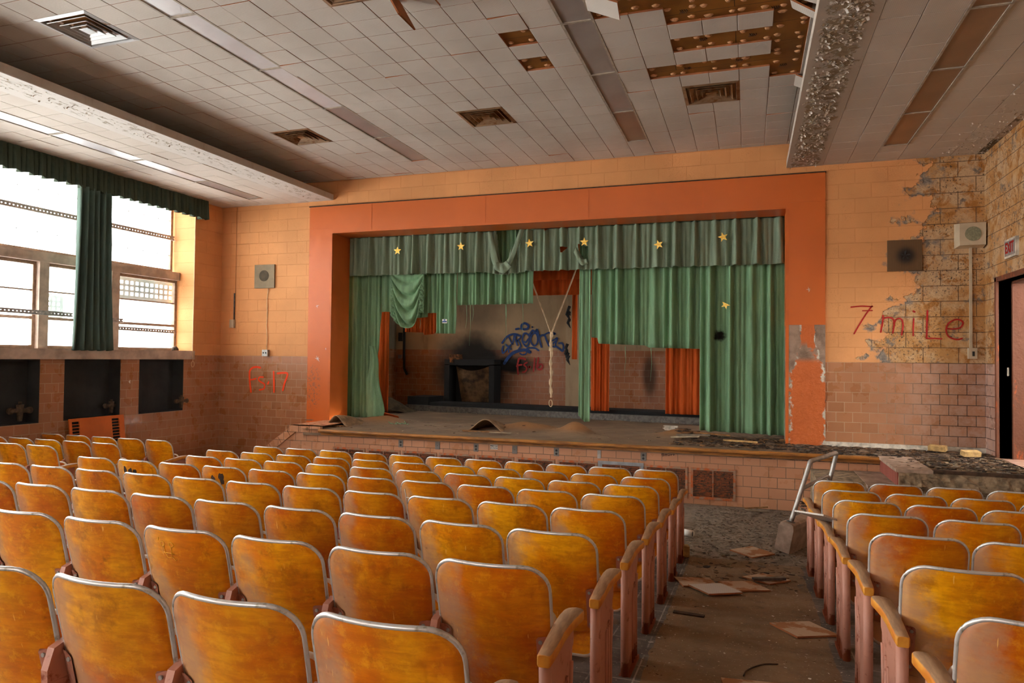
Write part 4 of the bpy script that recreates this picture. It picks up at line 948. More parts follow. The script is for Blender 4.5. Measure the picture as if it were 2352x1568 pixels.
# ------------------------------------------------------------------ graffiti
TAGS = {
'blue': (14.785, 'spray_blue', 'blue looping graffiti tag sprayed on the stage back wall', [
  (.045, [(-5.214,.327), (-5.111,.456), (-4.996,.515), (-4.892,.520), (-4.819,.486)]), (.030, [(-5.058,.456), (-5.005,.347), (-4.978,.298), (-4.948,.407), (-4.934,.495)]),
  (.035, [(-4.902,.495), (-4.902,.407), (-4.859,.279)]), (.030, [(-4.902,.486), (-4.799,.495), (-4.788,.446), (-4.880,.367), (-4.828,.367), (-4.776,.269)]),
  (.040, [(-4.706,.535), (-4.736,.446), (-4.735,.348), (-4.652,.250), (-4.591,.329), (-4.582,.466), (-4.644,.535), (-4.706,.535)]), (.035, [(-4.725,.368), (-4.663,.338), (-4.602,.417)]),
  (.045, [(-4.572,.515), (-4.502,.603), (-4.450,.554), (-4.410,.622), (-4.389,.554)]), (.040, [(-4.521,.515), (-4.551,.407), (-4.519,.309), (-4.457,.266), (-4.397,.329), (-4.388,.456), (-4.440,.544), (-4.521,.515)]),
  (.045, [(-4.389,.583), (-4.368,.486), (-4.336,.349), (-4.300,.242)]), (.045, [(-4.357,.437), (-4.297,.495), (-4.226,.485), (-4.185,.388), (-4.133,.272)]), (.035, [(-4.226,.515), (-4.136,.553), (-4.015,.544)]), (.055, [(-4.025,.534), (-4.000,.529)]),
  (.035, [(-4.094,.369), (-4.014,.398), (-3.944,.437), (-3.973,.331), (-3.992,.243), (-4.073,.272), (-4.023,.330), (-3.974,.369)]), (.045, [(-3.903,.321), (-3.834,.321), (-3.803,.254), (-3.822,.157), (-3.892,.205), (-3.983,.263)]),
  (.050, [(-4.769,.643), (-4.760,.722), (-4.688,.761), (-4.605,.711), (-4.625,.643), (-4.707,.628), (-4.769,.643)]), (.045, [(-4.894,.634), (-4.831,.643)]), (.030, [(-4.523,.677), (-4.507,.677)]),
  (.040, [(-5.192,.247), (-5.213,.168), (-5.191,.099), (-5.097,.188), (-5.015,.278)]), (.035, [(-5.130,.287), (-5.067,.238), (-5.003,.189)]), (.030, [(-5.066,.199), (-5.055,.119)]),
  (.070, [(-5.157,-.129), (-5.074,-.009), (-4.961,.100), (-4.826,.151), (-4.682,.171), (-4.620,.152)]), (.035, [(-4.837,.170), (-4.776,.249)]), (.040, [(-4.620,.191), (-4.548,.123), (-4.599,.123), (-4.631,.201), (-4.539,.221), (-4.447,.212), (-4.365,.164)]), (.030, [(-4.795,.092), (-4.732,.063), (-4.660,.083), (-4.640,.123)])]),
'fs16': (14.782, 'spray_red', 'red FS.16 sprayed below the blue tag on the back wall', [
  (.040, [(-4.831,-.361), (-4.843,-.253), (-4.849,-.164), (-4.834,-.086)]), (.045, [(-4.834,-.086), (-4.814,-.026), (-4.742,-.011), (-4.669,-.035)]), (.040, [(-4.864,-.189), (-4.802,-.164), (-4.751,-.158)]),
  (.035, [(-4.628,-.103), (-4.679,-.133), (-4.699,-.163), (-4.647,-.201), (-4.636,-.260), (-4.677,-.309), (-4.728,-.320)]), (.055, [(-4.580,-.205), (-4.560,-.205)]), (.035, [(-4.449,-.013), (-4.463,-.150), (-4.477,-.296)]),
  (.040, [(-4.368,-.002), (-4.382,-.110), (-4.397,-.207), (-4.350,-.255), (-4.290,-.235), (-4.270,-.167), (-4.321,-.138), (-4.382,-.188)])]),
'fs17': (10.494, 'spray_orange', 'bright orange FS.17 sprayed on the glazed tiles left of the stage', [
  (.035, [(-8.489,-.665), (-8.515,-.512), (-8.526,-.386), (-8.520,-.288), (-8.462,-.231), (-8.378,-.216), (-8.298,-.226)]), (.028, [(-8.521,-.449), (-8.441,-.438), (-8.387,-.423)]),
  (.028, [(-8.232,-.395), (-8.307,-.399), (-8.331,-.438), (-8.289,-.479), (-8.213,-.512), (-8.195,-.561), (-8.219,-.606), (-8.305,-.626)]), (.035, [(-8.130,-.511), (-8.114,-.482)]), (.035, [(-8.010,-.296), (-8.000,-.473), (-7.994,-.653)]),
  (.035, [(-7.927,-.323), (-7.813,-.311), (-7.723,-.319), (-7.730,-.385), (-7.776,-.496), (-7.810,-.620)])]),
'mile': (10.494, 'spray_red', 'thin dark red 7 miLe sprayed on the peeling wall at the right', [
  (.018, [(1.323,.734), (1.452,.745), (1.571,.736), (1.571,.736), (1.496,.622), (1.408,.466), (1.359,.372)]), (.014, [(1.463,.682), (1.582,.683)]), (.020, [(1.711,.613), (1.705,.524), (1.683,.393)]),
  (.020, [(1.710,.572), (1.764,.589), (1.827,.571), (1.843,.499), (1.827,.381)]), (.020, [(1.838,.511), (1.880,.570), (1.933,.558), (1.948,.475), (1.932,.357)]), (.024, [(2.071,.669), (2.085,.661)]), (.018, [(2.075,.569), (2.069,.451), (2.068,.345)]),
  (.022, [(2.235,.673), (2.229,.497), (2.224,.316)]), (.018, [(2.224,.310), (2.306,.310), (2.398,.303)]), (.020, [(2.454,.438), (2.530,.432), (2.610,.449), (2.640,.507), (2.611,.547), (2.550,.553), (2.479,.508), (2.449,.426), (2.469,.345), (2.529,.304), (2.590,.296), (2.630,.310)])]),
'bh': (9.577, 'ink', 'small black BH OFF scrawl on the stage front tiles', [
  (.008, [(-1.101,-1.256), (-1.088,-1.290), (-1.069,-1.289), (-1.066,-1.274), (-1.088,-1.272), (-1.070,-1.261), (-1.082,-1.253), (-1.103,-1.255)]), (.008, [(-1.053,-1.260), (-1.048,-1.290)]), (.008, [(-1.051,-1.275), (-1.029,-1.272)]), (.008, [(-1.031,-1.259), (-1.029,-1.289)]),
  (.008, [(-1.006,-1.260), (-1.014,-1.274), (-1.004,-1.287), (-.989,-1.276), (-.992,-1.261), (-1.006,-1.260)]), (.008, [(-.952,-1.255), (-.974,-1.259), (-.972,-1.284)]), (.008, [(-.973,-1.271), (-.955,-1.269)]), (.008, [(-.925,-1.258), (-.942,-1.262), (-.940,-1.279)]), (.008, [(-.941,-1.271), (-.927,-1.270)])])}
def stroke(mb, w_, pts, y, k=0):
    P = smooth_path([(a, y, b) for a, b in pts], 6); rows = []
    for i, q in enumerate(P):
        a = P[max(0, i-1)]; b = P[min(len(P)-1, i+1)]; t = (b-a).normalized(); n = Vector((-t.z, 0, t.x)); rows.append([q-n*w_/2, q+n*w_/2])
    mb.grid([[(*((r[0].x, y-.0004*k, r[0].z)),), (r[1].x, y-.0004*k, r[1].z)] for r in rows], 0, False)
    for q in (P[0], P[-1]):
        mb.face([(q.x+w_/2*math.cos(2*PI*i/12), y-.0004*k-.0001, q.z+w_/2*math.sin(2*PI*i/12)) for i in range(12)])
for key, (y, mt, lab, st_) in TAGS.items():
    mb = MB()
    for k, (w_, pts) in enumerate(st_): stroke(mb, w_, pts, y, k*.25)
    solo(mb, 'graffiti', MAT[mt], lab, 'graffiti')

# ------------------------------------------------------------------ things on the front wall
def box_thing(name, lab, cat, x0, x1, y0, y1, z0, z1, mat, group=None):
    mb = MB(); mb.box(x0, x1, y0, y1, z0, z1); return solo(mb, name, mat, lab, cat, group)
sp1 = thing('wall_speaker_plate', 'square beige speaker grille on the left part of the front wall', 'speaker', (0, 0, 0))
mb = MB(); mb.box(-8.44, -8.015, 10.47, YF, 1.20, 1.62); mb.obj('panel', MAT['beige'], sp1)
mb = MB(); mb.disc((-8.235, 10.466, 1.42), .10, 'y', .004, 24); mb.obj('speaker_opening', flat('dim_mesh', srgb(84, 72, 54), .8), sp1)
mb = MB(); mb.tube([(-8.15, 10.487, 1.2), (-8.175, 10.487, 1.0), (-8.165, 10.487, .8), (-8.17, 10.487, .5), (-8.155, 10.487, .3), (-8.16, 10.487, .09)], .006, seg=6); solo(mb, 'speaker_wire', MAT['rope'], 'thin stapled wire dropping from the beige speaker grille to the outlet', 'wire')
ob = thing('outlet_box', 'small steel outlet box at the top of the tiles left of the stage', 'outlet', (0, 0, 0))
mb = MB(); mb.box(-8.225, -8.11, 10.44, YF, -.02, .095); mb.obj('box', MAT['steel'], ob); mb = MB(); mb.disc((-8.195, 10.437, .04), .015, 'y', .004, 10); mb.disc((-8.145, 10.437, .04), .015, 'y', .004, 10); mb.obj('sockets', MAT['black'], ob)
sw = thing('light_switch', 'switch box with a thin conduit near the left corner of the front wall', 'switch', (0, 0, 0))
mb = MB(); mb.box(-8.965, -8.87, 10.46, YF, .49, .64); mb.obj('box', MAT['cream'], sw); mb = MB(); mb.tube([(-8.88, 10.48, .64), (-8.88, 10.48, 1.12)], .014, seg=8); mb.obj('conduit', MAT['darksteel'], sw); mb = MB(); mb.tube([(-8.87, 10.493, 1.1), (-8.87, 10.493, 2.69)], .004, seg=6); mb.obj('wire', flat('painted_wire', srgb(190, 130, 84), .7), sw)
sp2 = thing('wall_speaker_plate', 'square brown ribbed grille with a scorched centre on the right wall part', 'speaker', (0, 0, 0))
mb = MB(); mb.box(1.762, 2.17, 10.47, YF, 1.205, 1.618)
m_ = NT('ribbed_burnt_panel', .7); xx = m_.xyz(); wv = m_.n('ShaderNodeTexWave', bands_direction='X'); wv.inputs['Scale'].default_value = 25; m_.l(m_.co, wv.inputs[0])
m_.done(m_.mix(m_.ramp(dist2(m_, xx, 1.98, 1.41, .15, .15), 1.1, .3, 0, .95), m_.mix(wv.outputs[1], srgb(112, 82, 50), srgb(96, 68, 40)), srgb(30, 22, 20)), normal=m_.bump(wv.outputs[1], .3, .004))
mb.obj('panel', m_.mat, sp2)
mb = MB()
for a in range(5): mb.face([(1.97, 10.466, 1.41), (1.97+.07*math.cos(a*1.3), 10.45, 1.41+.07*math.sin(a*1.3)), (1.97+.05*math.cos(a*1.3+.5), 10.462, 1.41+.05*math.sin(a*1.3+.5))])
mb.obj('torn_metal', MAT['black'], sp2)
sp3 = thing('wall_speaker', 'cream box loudspeaker with a round grille in the upper right corner', 'speaker', (0, 0, 0))
mb = MB(); mb.prism([(2.575, 1.50), (2.865, 1.505), (2.868, 1.79), (2.575, 1.785)], 10.36, 10.375, 'y'); 
mb.face([(2.545, 10.5, 1.48), (2.545, 10.5, 1.80), (2.575, 10.36, 1.785), (2.575, 10.36, 1.50)]); mb.face([(2.545, 10.5, 1.80), (2.87, 10.5, 1.80), (2.868, 10.36, 1.79), (2.575, 10.36, 1.785)]); mb.face([(2.545, 10.5, 1.48), (2.87, 10.5, 1.48), (2.865, 10.36, 1.505), (2.575, 10.36, 1.50)]); mb.face([(2.87, 10.5, 1.48), (2.87, 10.5, 1.80), (2.868, 10.36, 1.79), (2.865, 10.36, 1.505)])
mb.obj('cabinet', MAT['cream'], sp3); mb = MB(); mb.disc((2.725, 10.354, 1.647), .092, 'y', .006, 28); mb.obj('grille', flat('speaker_cloth', srgb(142, 140, 112), .8, scale=60, var=.3), sp3)
cb = thing('conduit', 'cream conduit running from the corner loudspeaker down to a switch box', 'conduit', (0, 0, 0))
mb = MB(); mb.box(2.712, 2.742, 10.475, YF, .18, 1.50); mb.obj('raceway', MAT['cream'], cb); mb = MB(); mb.box(2.69, 2.785, 10.44, YF, .045, .185); mb.obj('box', MAT['cream'], cb); mb = MB(); mb.box(2.73, 2.755, 10.435, 10.44, .08, .14); mb.obj('switch', MAT['black'], cb)
ex = thing('exit_sign', 'pale framed red-lettered EXIT sign on the right wall above the doorway', 'sign', (0, 0, 0))
mb = MB(); mb.box(XR-.035, XR, 9.29, 9.66, 1.215, 1.435); mb.obj('frame', MAT['baseboard'], ex); mb = MB(); mb.box(XR-.038, XR-.034, 9.315, 9.635, 1.24, 1.41); mb.obj('panel', flat('sign_grey', srgb(150, 138, 132), .6), ex)
def text(body, size, loc, rot, mat, name, parent=None, **kw):
    c = bpy.data.curves.new(name, 'FONT'); c.body = body; c.size = size; c.align_x = 'CENTER'; c.align_y = 'CENTER'; c.extrude = .0008; c.offset = kw.get('offset', 0)
    q = bpy.data.objects.new(name, c); C.objects.link(q); dg = bpy.context.evaluated_depsgraph_get()
    me = bpy.data.meshes.new_from_object(q.evaluated_get(dg)); bpy.data.objects.remove(q)
    o = bpy.data.objects.new(name, me); C.objects.link(o); o.data.materials.clear(); o.data.materials.append(mat); o.location = loc; o.rotation_euler = rot; o.scale = kw.get('scale', (1, 1, 1))
    if parent: o.parent = parent
    return o
text('EXIT', .17, (XR-.040, 9.475, 1.325), (PI/2, 0, -PI/2), MAT['spray_red'], 'lettering', ex, offset=.004, scale=(.8, 1, 1))
# outlets and grilles on the stage front
FY = 9.58
for i in range(10):
    x0 = -6.171+.606*i
    g = thing('stage_grille', ('taped rusty air grille in the stage front, third from the right' if i == 7 else ('rightmost rusty air grille in the stage front' if i == 9 else ('leftmost rusty air grille in the stage front' if i == 0 else '%s rusty air grille from the left in the stage front' % ORD[i]))), 'grille', (x0+.2825, FY, -1.627), 0, 'rusty stage grilles')
    if i == 7: g['label'] = 'rusty air grille in the stage front edged with silver tape'
    mb = MB(); a, h = .2825, .203
    for q in ((-a, -a+.03, -h+.03, h-.03), (a-.03, a, -h+.03, h-.03), (-a, a, h-.03, h), (-a, a, -h, -h+.03), (-.006, .006, -h+.03, h-.03)): mb.box(q[0], q[1], -.012, 0, q[2], q[3])
    mb.obj('frame', MAT['rustframe'], g)
    mb = MB()
    for k in range(19):
        z = -h+.034+.0182*k; j = R.uniform(-.002, .002)
        mb.box(-a+.03, a-.03, -.010, -.008, z-.004, z+.004+j); mb.face([(-a+.03, -.008, z), (a-.03, -.008, z), (a-.03, -.001, z+.008), (-a+.03, -.001, z+.008)])
    mb.obj('louvres', MAT['rust'], g)
    mb = MB(); mb.box(-a+.02, a-.02, -.0012, -.0005, -h+.02, h-.02); mb.obj('backing', MAT['dark'], g)
    if i == 7:
        mb = MB(); mb.box(-a-.03, a+.03, -.016, -.0125, h-.025, h+.02); mb.box(-a-.03, -a+.03, -.016, -.0125, -h, h-.025); mb.box(a-.01, a+.03, -.016, -.0125, h-.12, h-.025); mb.obj('tape', MAT['tape'], g)
OL = {-4.99: ('o', 'leftmost outlet plate below the stage nosing'), -4.38: ('b', 'second plate from the left below the nosing, blank'), -3.765: ('o', 'outlet plate just left of the white name card'), -3.17: ('b', 'tarnished plate just right of the white name card'), -2.552: ('o', 'outlet plate above the grille left of the taped one'), -1.945: ('n', 'narrow pale bracket above the right end of the taped grille'), -1.34: ('o', 'rightmost outlet plate, left of the black scrawl')}
for x, (k, lab) in OL.items():
    o = thing('outlet_plate', lab, 'outlet', (x, FY, -1.32), 0, 'stage front outlet plates')
    wd, hh = (.037, .056) if k != 'n' else (.024, .055)
    mb = MB(); mb.box(-wd, wd, -.006, 0, -hh, hh); mb.obj('plate', MAT['outlet'] if k != 'n' else MAT['steel'], o)
    if k == 'o':
        mb = MB(); mb.disc((0, -.009, .022), .016, 'y', .004, 14); mb.disc((0, -.009, -.022), .016, 'y', .004, 14); mb.obj('sockets', MAT['black'], o)
    elif k == 'b': mb = MB(); mb.disc((0, -.008, 0), .005, 'y', .003, 8); mb.obj('screw', MAT['black'], o)
nc = thing('name_card', 'small white card with two lines of capitals stuck below the nosing', 'card', (-3.487, FY-.003, -1.297), 0)
mb = MB(); mb.box(-.058, .058, -.002, 0, -.034, .034); mb.obj('card', MAT['white'], nc)
text('PINE TOP', .026, (0, -.0035, .014), (PI/2, 0, 0), MAT['ink'], 'lettering', nc, offset=.0006); text('JACKSON', .026, (0, -.0035, -.015), (PI/2, 0, 0), MAT['ink'], 'lettering', nc, offset=.0006)
mb = MB(); mb.disc((.99, FY-.004, -1.25), .03, 'y', .004, 14); solo(mb, 'rust_spot', MAT['ventmetal'], 'round brown stain plug on the stage front tiles beside the handrail', 'plug')

# ------------------------------------------------------------------ windows
XG = -9.60
def frame_rect(mb, x, y0, y1, z0, z1, t=.04, dpt=.06, m=0):
    for q in ((y0, y0+t, z0+t, z1-t), (y1-t, y1, z0+t, z1-t), (y0, y1, z0, z0+t), (y0, y1, z1-t, z1)): mb.box(x-dpt/2, x+dpt/2, q[0], q[1], q[2], q[3], m)
wn = 0
my = sorted(mull, reverse=True)
bays = [(my[0]+.0725, 9.828)]+[(b+.0725, a-.0725) for a, b in zip(my, my[1:])]
for i, (y0, y1) in enumerate(bays[:12]):
    wn += 1; wo = thing('window_%d' % wn, '', '', (0, 0, 0)); del wo['label'], wo['category']; wo['kind'] = 'structure'
    mb = MB(); frame_rect(mb, XG, y0, y1, .061, 1.292, .045); mb.box(XG-.02, XG+.02, y0, y1, .875, .895); mb.box(XG-.025, XG+.025, y0, y1, .475, .515); mb.obj('window_frame', MAT['winframe'], wo)
    mb = MB(); mb.box(XG-.004, XG, y0+.045, y1-.045, .106, 1.247); mb.obj('pane', MAT['glass'], wo)
up_edges = [9.80, 8.25, 5.5, 2.75, 0, -2.75, -5.5]
for a, b in zip(up_edges, up_edges[1:]):
    wn += 1; wo = thing('window_%d' % wn, '', '', (0, 0, 0)); del wo['label'], wo['category']; wo['kind'] = 'structure'
    mb = MB(); x = -9.68; frame_rect(mb, x, b, a, 1.434, 2.719, .05)
    mb.obj('window_frame', MAT['winframe'], wo)
    mb = MB()
    k = 1
    while a-.33*k*.93 > b+.05: mb.box(x-.004, x+.004, a-.307*k-.003, a-.307*k+.003, 1.49, 2.69); k += 1
    for z in (1.735, 2.04, 2.345, 2.65): mb.box(x-.005, x+.005, b+.03, a-.03, z-.004, z+.004)
    mb.obj('muntins', MAT['winframe_pale'], wo)
    mb = MB(); mb.box(x-.012, x-.008, b+.04, a-.04, 1.48, 2.69); mb.obj('pane', MAT['glass'], wo)
for a, b in RW:  # frame and glass of the unseen rear window added as fill
    wn += 1; wo = thing('window_%d' % wn, '', '', (0, 0, 0)); del wo['label'], wo['category']; wo['kind'] = 'structure'
    mb = MB(); [mb.box(*q) for q in ((a, a+.05, YB-.2, YB-.14, .5, 2.4), (b-.05, b, YB-.2, YB-.14, .5, 2.4), (a, b, YB-.2, YB-.14, .5, .55), (a, b, YB-.2, YB-.14, 2.35, 2.4), ((a+b)/2-.02, (a+b)/2+.02, YB-.2, YB-.14, .5, 2.4))]; mb.obj('window_frame', MAT['winframe'], wo)
    mb = MB(); mb.box(a+.05, b-.05, YB-.175, YB-.17, .55, 2.35); mb.obj('pane', MAT['glass'], wo)
# perforated security screens outside two of the lower lights
def screen(name, lab, y0, y1, z0, z1, ny, nz, skip=lambda i, j: False):
    mb = MB(); py = (y1-y0)/(ny+1); pz = (z1-z0)/(nz+1)
    ysx = [y0]+[v for i in range(ny) for v in (y0+py*(i+.72), y0+py*(i+1.28))]+[y1]; zs = [z0]+[v for j in range(nz) for v in (z0+pz*(j+.7), z0+pz*(j+1.3))]+[z1]
    for i in range(len(ysx)-1):
        for j in range(len(zs)-1):
            if i % 2 == 1 and j % 2 == 1 and not skip(i//2, j//2): continue
            mb.box(-9.735, -9.730, ysx[i], ysx[i+1], zs[j], zs[j+1])
    solo(mb, name, MAT['screen'], lab, 'screen')
screen('security_screen', 'grey perforated security screen outside the rightmost lower window', 8.62, 9.95, .90, 1.27, 12, 3)
screen('security_screen', 'smaller grey perforated screen outside the window left of the drape', 7.42, 7.80, .50, .87, 4, 4)
# slotted steel bars across the windows
def bar(lab, x, y0, y1, z0, z1, h=.075):
    mb = MB(); n = int((y1-y0)/.055); dz = lambda y: z0+(z1-z0)*(y-y0)/(y1-y0)
    for k in range(n):
        ya = y0+(y1-y0)*k/n; yb = y0+(y1-y0)*(k+1)/n; z = dz((ya+yb)/2); q = .35
        mb.box(x-.003, x, ya, yb, z+h*.60, z+h); mb.box(x-.003, x, ya, yb, z, z+h*.44); mb.box(x-.003, x, ya, ya+(yb-ya)*(1-q), z+h*.44, z+h*.60)
        mb.box(x, x+.035, ya, yb, z, z+.004)
    solo(mb, 'slotted_bar', MAT['barsteel'], lab, 'bar')
bar('slotted steel bar across the tall upper windows', -9.64, -3.0, 9.82, 2.0, 2.0, .085)
bar('slotted steel bar across the lower windows left of the drape', -9.47, 4.6, 7.75, .555, .53, .065)
bar('slotted steel bar across the lower window right of the drape', -9.54, 8.38, 9.76, .38, .36, .06)
bar('short stub of slotted bar poking out right of the drape', -9.46, 8.15, 8.62, .50, .495, .06)
mb = MB(); mb.tube([(-9.28, 9.52, .065), (-9.28, 9.52, .10), (-9.28, 9.53, .13)], [.06, .055, .02], seg=12); solo(mb, 'sill_fitting', MAT['oldiron'], 'small round dark fitting lying on the sill corner', 'fitting')
# cord beside the window
mb = MB(); mb.tube([(-9.165, 9.80, 2.36), (-9.16, 9.795, 1.2), (-9.15, 9.78, .1), (-9.14, 9.78, -.13)], .006, seg=6); mb.tube([(-9.14, 9.78+.035*math.sin(a), -.17+.05*math.cos(a)) for a in [2*PI*k/14 for k in range(15)]], .006, seg=6)
solo(mb, 'drape_cord', MAT['rope'], 'beaded pull cord ending in a loop beside the window', 'cord')
# window valance and drape
mb = MB(); rows_t, rows_b = [], []
pts = []; y = -3.0
while y < 9.86:
    p_ = .178; pts += [(y, 0), (y+.05, .0), (y+.055, -.05), (y+.09, .02), (y+.145, .02), (y+.15, -.05)]; y += p_
pts.append((9.86, 0))
rows = []
for t in (0, .2, .5, .8, 1): rows.append([(-9.04+d_*(.25+.9*t)*1.2+.006*t*math.sin(a*7), a, 2.706-.331*t+(.012*math.sin(a*35) if t == 1 else 0)) for a, d_ in pts])
mb.grid(rows, 0, False); mb.face([(-9.04, 9.86, 2.69), (-9.19, 9.86, 2.69), (-9.19, 9.86, 2.37), (-9.04, 9.86, 2.37)])
o = solo(mb, 'window_valance', MAT['valgreen'], 'dark green box-pleated valance along the top of the windows', 'valance'); s_ = o.modifiers.new('thickness', 'SOLIDIFY'); s_.thickness = .006
mb = MB(); rows = []
for j in range(25):
    t = j/24; z = 2.40-2.355*t; row = []; wL, wR = 7.46-.05*t**2, 8.03+.10*t**2; n = 70
    for i in range(n+1):
        u = i/n; row.append((-9.09+.05*math.sin(u*2*PI*5.5+.5)+.022*math.sin(u*31+1)+.012*math.sin(u*60+t*2), wL+(wR-wL)*u, z+(.01*math.sin(u*34) if j == 24 else 0)))
    rows.append(row)
mb.grid(rows); o = solo(mb, 'window_drape', MAT['drape'], 'dull blue-green drape hanging in front of the window mullion', 'curtain'); s_ = o.modifiers.new('thickness', 'SOLIDIFY'); s_.thickness = .006
# radiator cover leaning below the middle recess
rcv = thing('radiator_cover', 'orange metal radiator cover with slots leaning under the middle recess', 'cover', (-9.17, 7.91, 0), 0)
mb = MB(); MX = Matrix.Rotation(-.12, 4, 'Y')
def bx(a, b, c_, d_, x_=0, xt=.02): mb.box(x_, x_+xt, a, b, c_, d_, 0, Matrix.Translation((.02, 0, 0)) @ Matrix.Translation((0, 0, -.94)) @ Matrix.Rotation(-.13, 4, 'Y') @ Matrix.Translation((0, 0, .94)))
slots = [(-.42, -.30), (.24, .37)]
bx(-.46, -.42, -1.5, -.94); bx(-.30, .24, -1.5, -.94); bx(.37, .46, -1.5, -.94)
for a, b in slots:
    bx(a, b, -.985, -.94); bx(a, b, -1.5, -1.36)
    for k in range(8): bx(a, b, -1.03-.045*k, -1.02-.045*k)
mb.obj('panel', MAT['orange_plain'], rcv)
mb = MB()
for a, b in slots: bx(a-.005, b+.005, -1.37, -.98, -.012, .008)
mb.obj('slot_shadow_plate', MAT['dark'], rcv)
mb = MB(); mb.prism([(7.0+1.5, -.44), (8.53, -.41), (8.53, -.47)], XL+.001, XL+.004, 'x'); solo(mb, 'paper_scrap', MAT['white'], 'tiny white chip on the tiles between the two right recesses', 'scrap')
# old valves / rubbish in the recesses
def valve(x, y, z, lab, s=1):
    mb = MB(); mb.tube([(x, y, z-.14*s), (x, y, z+.08*s)], [.03*s, .05*s], seg=10); mb.tube([(x, y-.13*s, z), (x, y+.13*s, z)], .032*s, seg=10); mb.tube([(x, y, z+.08*s), (x, y, z+.12*s)], .022*s, seg=8)
    for d_ in (-.13, .13): mb.tube([(x-.02, y+d_*s, z), (x+.02, y+d_*s, z)], .045*s, seg=10)
    solo(mb, 'pipe_valve', MAT['oldiron'], lab, 'valve')
valve(-9.27, 6.84, -.78, 'old iron pipe valve standing in the leftmost recess')
valve(-9.27, 8.27, -.80, 'old iron pipe elbow in the corner of the middle recess', .8)
valve(-9.20, 9.60, -.80, 'grimy pipe stub at the lower corner of the right recess', .85)

# ------------------------------------------------------------------ auditorium seats
W2 = .2085; HT = .835; HB = .376
def yb(x, z): return .11*(HT-z)/(HT-HB) + .05*(x/W2)**2
def backrest():
    mb = MB(); r = .085; zs = [HB, HB+.004, HB+.012, .42, .48, .54, .60, .66, .72, HT-r] + [HT-r+r*math.sin(a*PI/2/7) for a in range(1, 8)]
    def hw(z):
        if z > HT-r: d_ = (z-(HT-r))/r; return W2-r*(1-math.sqrt(max(0, 1-d_*d_)))
        if z < HB+.012: return W2-.012*(1-(z-HB)/.012)
        return W2-.010*(1-min(1, (z-HB)/.3))
    N = 14; F, B = [], []
    for z in zs:
        h = hw(z); F.append([(h*(2*i/N-1), yb(h*(2*i/N-1), z)+.006, z) for i in range(N+1)]); B.append([(h*(2*i/N-1), yb(h*(2*i/N-1), z)-.006, z) for i in range(N+1)])
    mb.grid(F); mb.grid(B)
    for A in (0, -1):
        mb.grid([[f[A] for f in F], [b[A] for b in B]], 0, False); mb.grid([F[A], B[A]], 0, False)
    t = MB(); L = [(-hw(z), yb(hw(z), z), z) for z in zs[3:]]; Rr = [(hw(z), yb(hw(z), z), z) for z in zs[3:]][::-1]
    h = hw(HT); top = [(h*(2*i/12-1), yb(h*(2*i/12-1), HT), HT) for i in range(1, 12)]
    path = L+top+Rr; rows = []
    t.tube(path, .0075, seg=8); return mb, t
def seat_mb():
    mb = MB(); rim = MB(); hw_, z0, z1, r = .200, .270, .645, .06
    def prof(k):                       # outline, rounded
        P = []
        for cx, cz, a0 in ((hw_-r, z1-r, 0), (-hw_+r, z1-r, PI/2), (-hw_+r, z0+r, PI), (hw_-r, z0+r, 1.5*PI)):
            for i in range(6): a = a0+PI/2*i/5; P.append((cx+(r-k)*math.cos(a), cz+(r-k)*math.sin(a)))
        return P
    def Y(x, z): return .105+.10*(z-z0)/(z1-z0)+.02*math.cos((z-z0)/(z1-z0)*PI)+.012*(x/hw_)**2
    for s_, m in ((-.009, 0), (.009, 0)):
        pr = [prof(k) for k in (0, .04)]; rows = [[(x, Y(x, z)+s_, z) for x, z in p_+[p_[0]]] for p_ in pr]
        c_ = [( (x)*.3, (z-.4575)*.3+.4575) for x, z in pr[1]]; rows.append([(x, Y(x, z)+s_, z) for x, z in c_+[c_[0]]]); mb.grid(rows)
        mb.face([(x, Y(x, z)+s_, z) for x, z in c_])
    rim.tube([(x, Y(x, z), z) for x, z in prof(0)], .0105, seg=7, closed=True)
    return mb, rim
def std_mb(end=0):
    mb = MB()
    if end == 0:
        P = [(-.02, -.02), (.19, -.02), (.19, .40), (.17, .56), (.12, .615), (.07, .60), (.05, .54), (.06, .36), (.02, .3)]
        mb.prism([(.0+a, b) for a, b in P], -.013, .013, 'x'); mb.box(-.022, .022, -.03, .20, -.02, .015)
        mb.disc((-.016, .10, .565), .012, 'x', .032, 10)
    else:
        s_ = end
        P = [(-.07, -.03), (-.07, .585), (.23, .585), (.235, .50), (.205, .3), (.19, .1), (.20, -.03)]
        mb.prism(P, -.013, .010, 'x')
        mb.tube([(0, -.075, -.03), (0, -.078, .585)], .022, seg=10); mb.tube([(0, .215, .30), (0, .235, .585)], .015, seg=8)
        mb.tube([(s_*.012, .20, -.03), (s_*.012, .195, .3), (s_*.012, .22, .46)], .010, seg=8); mb.tube([(s_*.012, .10, .0), (s_*.012, .10, .41)], .008, seg=8); mb.tube([(s_*.012, .15, .0), (s_*.012, .15, .435)], .008, seg=8)
        mb.prism([(-.085, .60), (-.085, .40), (.03, .40), (.235, .52), (.24, .60)], -.016, .018, 'x') if s_ > 0 else mb.prism([(-.085, .60), (-.085, .40), (.03, .40), (.235, .52), (.24, .60)], -.018, .016, 'x')
        mb.box(-.03, .03, -.10, .22, -.03, .012)
    return mb
